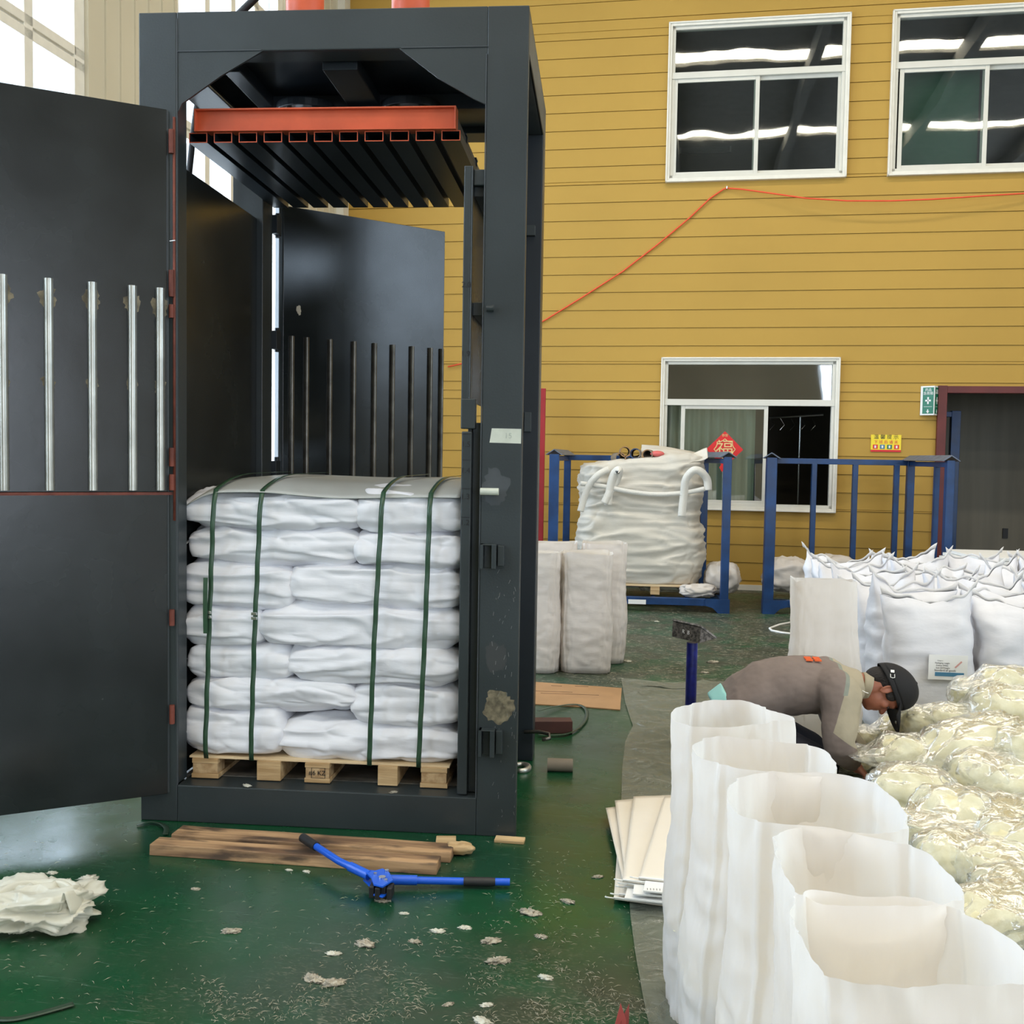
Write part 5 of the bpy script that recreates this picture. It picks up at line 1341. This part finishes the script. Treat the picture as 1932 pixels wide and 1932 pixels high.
mb=MB(); c=p2
def bc(a,b): return c+mxb@Vector((a,b,.001))
mb.tube([bc(-.009,-.009),bc(.008,-.009),bc(.010,0),bc(.008,.009),bc(-.009,.009)],.0018,6); obj('strap_buckle',mb,M['white'],cap)

# ================================================================ SCALE ON A POLE
sy=1.45
pt=PY(1306,1212,sy); root=empty('platform_scale',(pt.x,sy,0)); tag(root,'weighing scale with a tilted speckled display on a blue pole','scale')
mb=MB(); mb.tube([(0,0,.05),(0,0,pt.z)],.0285,20); obj('pole',mb,M['navy'],root,smooth=True,auto=True)
mb=MB(); mb.box(-.03,.40,-.10,.25,.035,.075); obj('platform',mb,M['scale'],root,bevel=.006)
for x in (0,.36):
    for y in (-.07,.22): mb=MB(); mb.tube([(x,y,.008),(x,y,.04)],.02,12); obj('foot',mb,M['black'],root)
hq=[R0-Vector((pt.x,sy,0)) for R0 in (PY(1270,1172,sy-.10),PY(1325,1185,sy-.16),PY(1350,1205,sy+.0),PY(1300,1190,sy+.07))]
# wedge head: back plate seen from behind, sloping face on top
z0_=pt.z
A=R1=Vector
hp={}
for k,(u,v,y) in dict(a=(1269,1172,sy+.06),b=(1322,1184,sy-.06),c=(1350,1205,sy-.035),d=(1298,1195,sy+.09),e=(1278,1207,sy+.055),f=(1320,1214,sy-.065),g=(1352,1209,sy-.03)).items():
    hp[k]=PY(u,v,y)-Vector((pt.x,sy,0))
back=Vector((.035,.11,-.05))
mb=MB()
a,b,e_,f_2,c=hp['a'],hp['b'],hp['e'],hp['f'],hp['c']
a2_=a+back*1.1; e2=e_+back*.6; 
prof=[b,c,f_2]
sh_=(a-b)
mb.prism([b,c,f_2],sh_); obj('display_head',mb,M['scale'],root,bevel=.003,fixn=True)
mb=MB(); n_=((c-b).cross(sh_)).normalized(); n_=n_ if n_.z>0 else -n_
mb.prism([b+n_*.001-(c-b)*.05,c+n_*.001+(c-b)*.05,c+n_*.013+(c-b)*.05,b+n_*.013-(c-b)*.05],sh_); obj('display_rim',mb,M['scale'],root,fixn=True,bevel=.002)
fc=(b+f_2)/2+sh_*.5; xx=-sh_.normalized(); 
nn=((f_2-b).cross(sh_)).normalized(); nn=nn if nn.y<0 else -nn
yy=(nn.cross(xx)).normalized()
text('rear_print','R  B',.028,frame(fc+nn*.0015,xx,yy,nn),M['label'],root,ext=.0004)

# ================================================================ STACK OF FLAT EMPTY SACKS
def flat_sack(label,pts,z,seed,kids=True,th=.004):
    P=[PZ(u,v,z) for u,v in pts]; c=sum(P,Vector((0,0,0)))/len(P)
    def f(u,v):
        a=P[0].lerp(P[1],u); b=P[3].lerp(P[2],u); p=a.lerp(b,v)-c; p.z=.006*fn(p.x*3,p.y*3,seed)+.0
        return p
    mb=MB(); mb.grid(f,14,24); o=obj('flat_sack',mb,M['paper'],smooth=True); o.location=c; md=o.modifiers.new('t','SOLIDIFY'); md.thickness=th; md.offset=-1
    tag(o,label,'sack','stack of empty sacks'); 
    mb=MB(); 
    a=f(0,0); b=f(1,0); mb.tube([a+Vector((0,0,.003)),b+Vector((0,0,.003))],.003,6); mb.tube([a,a+Vector((-.02,-.005,.004)),a+Vector((-.028,.008,.0))],.0025,5)
    obj('stitched_hem',mb,M['white'],o)
    return o
FS=[('bottom empty sack of the fanned stack',[(1158,1695),(1290,1713),(1300,1560),(1166,1580)],.018),
 ('lower empty sack of the fanned stack, with its hem turned out',[(1168,1688),(1292,1702),(1310,1540),(1180,1555)],.028),
 ('empty sack at the far left of the fan, its top corner pointing left',[(1178,1676),(1270,1684),(1215,1515),(1143,1524)],.045),
 ('second empty sack of the fan, lying over the leftmost',[(1182,1670),(1280,1680),(1240,1503),(1160,1510)],.060),
 ('third empty sack of the fan',[(1175,1662),(1290,1674),(1275,1500),(1195,1502)],.075),
 ('top empty sack of the fan, against the front row of open sacks',[(1205,1656),(1310,1668),(1330,1500),(1254,1501)],.09)]
for i,(lb,pts,z) in enumerate(FS): flat_sack(lb,pts,z,i*3.3)
for i,(u0,v0,u1,v1,z) in enumerate(((1180,1690,1272,1700,.045),(1195,1682,1290,1690,.062),(1215,1676,1295,1684,.078))):
    a=PZ(u0,v0,z); b=PZ(u1,v1,z); mb=MB(); d=(b-a); s_=Vector((-d.y,d.x,0)).normalized()*.05
    mb.prism([a-s_*.6,b-s_*.6,b+s_,a+s_],(0,0,.006)); o=obj('flat_sack',mb,M['label'],bevel=.001,fixn=True); tag(o,['folded white sack hem sticking out at the foot of the stack, lowest','folded white sack hem at the foot of the stack, middle one','folded white sack hem with small print, uppermost at the foot of the stack'][i],'sack','stack of empty sacks')
    if i==2:
        c=(a+b)/2; text('small_print','11111',.02,frame((a.x+.03,a.y-.02,z+.0065),(1,0,0),(0,1,0),(0,0,1)),M['ink'],o,ext=.0003)

# ================================================================ THINGS ON THE FLOOR
def plank(label,L0,R0,wd,th,z=0,name='timber_plank',m='plank',seed=0):
    a=PZ(*L0,0); b=PZ(*R0,0); d=(b-a); L=d.length; ang=math.atan2(d.y,d.x)
    mb=MB()
    def f(i,j,k):
        return None
    n=30; vs=[]
    for i in range(n+1):
        x=L*i/n; e=.004*fn(x*4,seed,0)
        vs+=[(x,e,0),(x,wd+e,0),(x,wd+e-.003,th+.003*fn(x*3,1,seed)),(x,e+.004,th+.003*fn(x*3,2,seed))]
    fs=[(4*i+j,4*i+4+j,4*i+4+(j+1)%4,4*i+(j+1)%4) for i in range(n) for j in range(4)]+[(0,1,2,3),(4*n+3,4*n+2,4*n+1,4*n)]
    mb.add(vs,fs); o=obj(name,mb,M[m],bevel=.003,fixn=True); o.location=(a.x,a.y,z); o.rotation_euler=(0,0,ang); tag(o,label,'plank'); return o
plank('weathered timber beam in front of the press, under the blue tool',(281,1614),(823,1652),.085,.040,0,seed=3)
plank('paler timber beam lying against the press side of the front beam',(322,1592),(849,1629),.105,.036,0,seed=8)
def slab(name,label,cat,u0,v0,u1,v1,dep,th,m,rz=0,z=0):
    a=PZ(u0,v0); b=PZ(u1,v1); d=b-a; mb=MB(); mb.box(0,d.length,0,dep,0,th); o=obj(name,mb,M[m],bevel=.002); o.location=(a.x,a.y,z); o.rotation_euler=(0,0,math.atan2(d.y,d.x)+rz); tag(o,label,cat); return o
slab('wood_offcut','flat pine offcut poking out from under the front right post of the press','wood',932,1590,988,1594,.05,.012,'wood')
slab('wood_offcut','small timber block in front of the press base, by the ends of the beams','wood',822,1600,860,1600,.07,.022,'wood')
o=obj('wood_chunk',crumple(.10,.06,.04,5.,nu=24,nv=14,amp=.2),M['wood'],smooth=True); q=PZ(868,1612); o.location=(q.x,q.y,.024); tag(o,'broken knotty piece of wood at the right end of the beams','wood')
q=[PZ(u,v) for u,v in ((1005,1288),(1173,1300),(1170,1341),(1110,1336),(1005,1330))]; c=sum(q,Vector((0,0,0)))/5
mb=MB(); mb.prism([(p-c) for p in q],(0,0,.006)); o=obj('cardboard_sheet',mb,M['card'],fixn=True); o.location=c+Vector((0,0,.001)); tag(o,'torn flat piece of brown cardboard on the floor behind the press','cardboard')
mb=MB()
for (u0,u1,v) in ((1040,1060,1296),(1085,1110,1297),(1010,1080,1306),(1020,1130,1310)): a=PZ(u0,v)-c; b=PZ(u1,v+2)-c; mb=MB(); mb.box(a.x,b.x,a.y,a.y+.006,.006,.0068); obj('tear_mark',mb,M['brown'],o)
slab('timber_block','dark red-brown timber block on the floor behind the rear post','wood',985,1384,1080,1384,.09,.065,'brown')
a=PZ(1032,1458); b=PZ(1080,1458); mb=MB(); L=(b-a).length; mb.pipe((0,0,0),(L,0,0),.030,.025,24); o=obj('cardboard_tube',mb,M['card2'],smooth=False,auto=True,fixn=True); o.location=(a.x,a.y+.03,.031); o.rotation_euler=(0,0,.02); tag(o,'short brown cardboard tube lying on the green floor','tube')
q=PZ(985,1452); mb=MB(); mb.tube([(.026*math.cos(t),.044*math.sin(t),.008) for t in [(-1.15*PI/2)+i*PI*1.35/16 for i in range(17)]],[.010+.0015*math.sin(i/16*PI) for i in range(17)],10); o=obj('steel_shackle',mb,M['zinc'],smooth=True); o.location=(q.x-.005,q.y,0); o.scale=(1.35,1.2,1.2); tag(o,'pale open steel ring lying at the right foot of the press','ring')
# strapping scraps
def strip(label,pts,w,nrm,m='pet2',name='strapping_scrap'):
    root=ribbon(name,pts,w,M[m],None,nrm,th=.0015); tag(root,label,'strap'); return root
strip('curled dark strap on the floor by the dark timber block',[PZ(1015,1351)+Vector((0,0,.03)),PZ(1050,1339)+Vector((0,0,.02)),PZ(1090,1333)+Vector((0,0,.012)),PZ(1107,1345)+Vector((0,0,.01)),PZ(1100,1368)+Vector((0,0,.01)),PZ(1070,1388)+Vector((0,0,.012)),PZ(1015,1391)+Vector((0,0,.014))],.020,(0,0,1))
strip('short curl of dark green strap at the left foot of the press',[PZ(258,1560)+Vector((0,0,.006)),PZ(275,1557)+Vector((0,0,.012)),PZ(290,1556)+Vector((0,0,.012)),PZ(306,1560)+Vector((0,0,.010)),PZ(314,1568)+Vector((0,0,.010)),PZ(312,1578)+Vector((0,0,.008))],.020,(0,.2,1))
strip('dark green strap scrap at the lower left corner of the photo',[PZ(-30,1925)+Vector((0,0,.006)),PZ(20,1927)+Vector((0,0,.006)),PZ(70,1917)+Vector((0,0,.006)),PZ(139,1898)+Vector((0,0,.006))],.022,(0,0,1))
mb=MB(); P=[PZ(u,v)+Vector((0,0,.006)) for u,v in ((1500,1174),(1470,1180),(1452,1187),(1456,1191),(1475,1195),(1500,1198))]; mb.tube(P,.010,8); o=obj('white_hose',mb,M['label'],smooth=True); tag(o,'loop of pale hose on the floor left of the sewn sacks','hose')
# red card at the bottom
q=PZ(1172,1960); root=empty('red_card',(q.x,q.y,0)); tag(root,'folded pinkish-red card standing on the floor at the bottom edge of the photo','card')
pa=PY(1157,1932,q.y)-q; pb=PY(1171,1893,q.y)-q; pc_=PY(1180,1925,q.y)-q; pd=PY(1187,1902,q.y)-q
mb=MB(); mb.prism([(pa.x-.004,0,.001),(pc_.x,0,.001),(pc_.x+.002,0,pc_.z),(pb.x,.0,pb.z)],(0,.002,0)); obj('card_leaf',mb,M['pinkbag'],root,fixn=True)
mb=MB(); mb.prism([(pc_.x-.012,-.002,.001),(pd.x,.02,.001),(pd.x,.02,pd.z),(pc_.x-.012,-.002,pc_.z-.004)],(0.001,.002,0)); obj('card_leaf',mb,M['pinkbag'],root,fixn=True)
# crumpled film bag at lower left
q=PZ(75,1742); o=obj('crumpled_film_bag',crumple(.30,.25,.12,31.,nu=130,nv=70,amp=.26),M['litter'],smooth=True); o.location=(q.x,q.y,.055); o.rotation_euler=(0,0,.3); tag(o,'crumpled yellowish-white plastic bag on the floor at the lower left','plastic bag')
mb=MB()
def fold(u,v):
    a=u*PI*1.3-.6; r=.10+.05*v; return (r*math.cos(a)-.01,r*.8*math.sin(a)-.06,.02+.05*math.sin(v*PI)+.03*fn(u*4,v*3,2))
mb.grid(fold,40,12); f_=obj('film_fold',mb,M['litter'],o,smooth=True); md=f_.modifiers.new('t','SOLIDIFY'); md.thickness=.002

# ---- blue hand tool (strap tensioner with two long handles)
root=empty('strapping_tool'); tag(root,'blue long-handled steel strapping tool with black grips lying on the timber','tool')
J=PZ(718,1668,.03); 
hA=PZ(575,1583,.068); mA=PZ(640,1625,.062); rB=PZ(962,1664,.022); rM=PZ(880,1663,.022)
jA=PZ(688,1648,.050); jB=PZ(748,1660,.03)
mb=MB(); mb.tube([jA,mA,hA],.0125,16); obj('handle_tube',mb,M['handle'],root,smooth=True,auto=True)
e1=hA+(mA-hA)*.0; mb=MB(); d=(mA-hA).normalized(); mb.tube([hA-d*.015,hA+d*.085],.0165,16); obj('grip',mb,M['black'],root,smooth=True,auto=True)
mb=MB(); mb.tube([jB,rM,rB],.0125,16); obj('handle_tube',mb,M['handle'],root,smooth=True,auto=True)
g0=PZ(875,1663,.022); g1=PZ(928,1664,.022); mb=MB(); mb.tube([g0,g1,g1+(g1-g0)*.12],[.0155,.0155,.0128],16); obj('grip',mb,M['black'],root,smooth=True,auto=True)
mb=MB(); mb.tube([jB-(rB-jB).normalized()*.02,jB+(rB-jB).normalized()*.07],.0165,14); obj('socket',mb,M['handle'],root,smooth=True,auto=True)
mb=MB(); d=(mA-jA).normalized(); mb.tube([jA-d*.02,jA+d*.07],.0165,14); obj('socket',mb,M['handle'],root,smooth=True,auto=True)
hz=.062
def T(u,v,z=hz): return PZ(u,v,z)
mb=MB(); pl_=[T(685,1640),T(700,1655),T(705,1668),T(722,1672),T(742,1660),T(735,1646),T(722,1638),T(708,1642)]
mb.prism([Vector((p.x,p.y,hz-.006)) for p in pl_],(0,0,.006)); obj('jaw_plate',mb,M['handle'],root,fixn=True,bevel=.001)
mb=MB(); mb.prism([Vector((p.x,p.y,.022)) for p in pl_],(0,0,.006)); obj('jaw_plate',mb,M['handle'],root,fixn=True,bevel=.001)
for (u,v,r,m_) in ((721,1657,.012,'chrome'),(708,1650,.006,'chrome'),(728,1662,.006,'chrome'),(730,1644,.007,'chrome')):
    c=T(u,v); mb=MB(); mb.tube([(c.x,c.y,.018),(c.x,c.y,hz+.006)],r,14); obj('bolt',mb,M[m_],root,auto=True)
for i in range(4):
    c=PZ(703+i*11,1678+ (i%2)*3,.035); mb=MB(); mb.box(c.x-.009,c.x+.009,c.y-.02,c.y+.03,.012,.052); obj('cutting_jaw',mb,M['black'],root,bevel=.004)
q=PZ(670,1628,.062); text('maker_mark','SAIVS',.018,frame(PZ(672,1630,.060)+Vector((0,-.008,.011)),(jA-mA).normalized(),((jA-mA).normalized()).cross(Vector((0,.6,.8)))*-1,Vector((0,-.6,.8))),M['white'],root,ext=.0003)

# ---- white scraps and lint on the floor
random.seed(21)
def lintmesh(s,seed,flat=.35):
    b=MB()
    def f(u,v):
        a=2*PI*u; th=PI*v; x=math.sin(th)*math.cos(a); y=math.sin(th)*math.sin(a); z=math.cos(th)
        w=.55+.75*max(0,ridge(x,y,z,1.9,seed)-.25)+.35*fn(x,y,z,4,seed+3)
        return (x*s*w*1.25,y*s*w*.7,max(z*s*w*flat,-s*.05))
    b.grid(f,30,14,closed=True); return b
LB=[(592,1848,.030,'grey lint roll in the lower middle of the floor, its left part'),(628,1856,.030,'fluffy lint lump at the right end of the lint roll'),(436,1758,.026,'lone pale lint strip between the plastic bag and the lint roll'),(628,1800,.020,'small white scrap above the lint roll'),
(1000,1723,.034,'long pale lint scrap below the handle of the blue tool'),(926,1777,.028,'tan lint scrap straight below the long pale one'),(940,1814,.030,'brownish lint clump below the tan scrap'),(826,1758,.020,'white curl left of the tan lint scrap'),(877,1751,.018,'thin white scrap between the white curl and the long pale scrap'),
(782,1777,.018,'small scrap left of the white curl'),(688,1782,.030,'flat grey lint patch below the head of the blue tool'),(722,1700,.022,'grey lint tuft just below the jaws of the blue tool'),(762,1724,.014,'thin white shaving below the blue tool'),(1072,1702,.022,'reddish brown scrap left of the stacked sacks'),(1128,1655,.018,'white scrap beside the hem of the stacked sacks'),
(1020,1768,.018,'white scrap right of the tan lint'),(1030,1845,.020,'pale scrap towards the plastic sheet'),(910,1928,.024,'white torn scrap at the very bottom edge of the photo'),(846,1896,.014,'tiny scrap near the bottom edge'),(918,1897,.016,'small white bird-shaped scrap near the bottom edge'),
(166,1659,.030,'translucent film scrap above the plastic bag'),(98,1648,.018,'small pale scrap further left of the film scrap'),(578,1645,.014,'white chip under the front timber beam'),(545,1642,.012,'flat white chip left of that under the timber'),(369,1678,.014,'small white tuft between plastic bag and timber'),(466,1483,.018,'white scrap on the press floor edge'),(738,1503,.016,'grey tuft on the lip of the press base'),(1240,1113+60,.02,'white tuft on the dirty floor near the bulk bag rack'),
(1183,1248,.03,'white tuft beside the fluff-filled sacks'),(1345,1250,.04,'pale tuft on the floor beyond the scale'),(1330,1270,.03,'second pale tuft beyond the scale')]
for i,(u,v,s,lb) in enumerate(LB):
    zz=.152 if i==25 else (.149 if i==26 else 0)
    q=PZ(u,v,zz); o=obj('lint_scrap',lintmesh(s,i*2.3+1),M['litter'] if i in(3,7,8,12,16,17,19,20,21,22,23,25,27,28) else M['lint'],smooth=True); o.location=(q.x,q.y if i!=26 else max(q.y,.02),zz+s*.06); o.rotation_euler=(0,0,random.uniform(-.6,.6)); tag(o,lb,'scrap')
mb=MB()
def fibre(x,y,l,w,a,z=.0025):
    mx_=x+.5*l*math.cos(a)+random.uniform(-.3,.3)*l*math.sin(a)*.6; my_=y+.5*l*math.sin(a)+random.uniform(-.3,.3)*l*math.cos(a)*.6
    ex,ey=x+l*math.cos(a),y+l*math.sin(a); s_=Vector((-math.sin(a),math.cos(a)))*w/2
    mb.add([(x,y,z),(mx_-s_.x,my_-s_.y,z+.002),(mx_+s_.x,my_+s_.y,z+.003),(ex,ey,z)],[(0,1,3,2)])
n=0
while n<5200:
    r=random.random()
    if r<.55:
        u=random.uniform(350,1260); v=1932-abs(random.gauss(0,150)); 
        if u<650 and v<1850 or v<1600: continue
        if fn(u*.011,v*.016,2.)<.02: continue
        if u<1000 and v<1680 : continue
    elif r<.92:
        u=random.uniform(1010,1500); v=random.uniform(1135,1300)
        if fn(u*.02,v*.03,5.)<-.1: continue
    else:
        u=random.uniform(0,1250); v=random.uniform(1585,1932)
    q=PZ(u,v)
    if -.05<q.x<1.55 and -.05<q.y<1.25: continue
    far=q.y>2
    fibre(q.x,q.y,random.uniform(.005,.028)*(1.6 if far else 1),random.uniform(.0006,.0022)*(2.6 if far else 1),random.uniform(0,PI*2)); n+=1
o=obj('fibre_lint',mb,mat('pale_fibre_lint',(.27,.25,.18),.9)); tag(o,'scattered pale fibre lint littering the green floor','lint',kind='stuff')
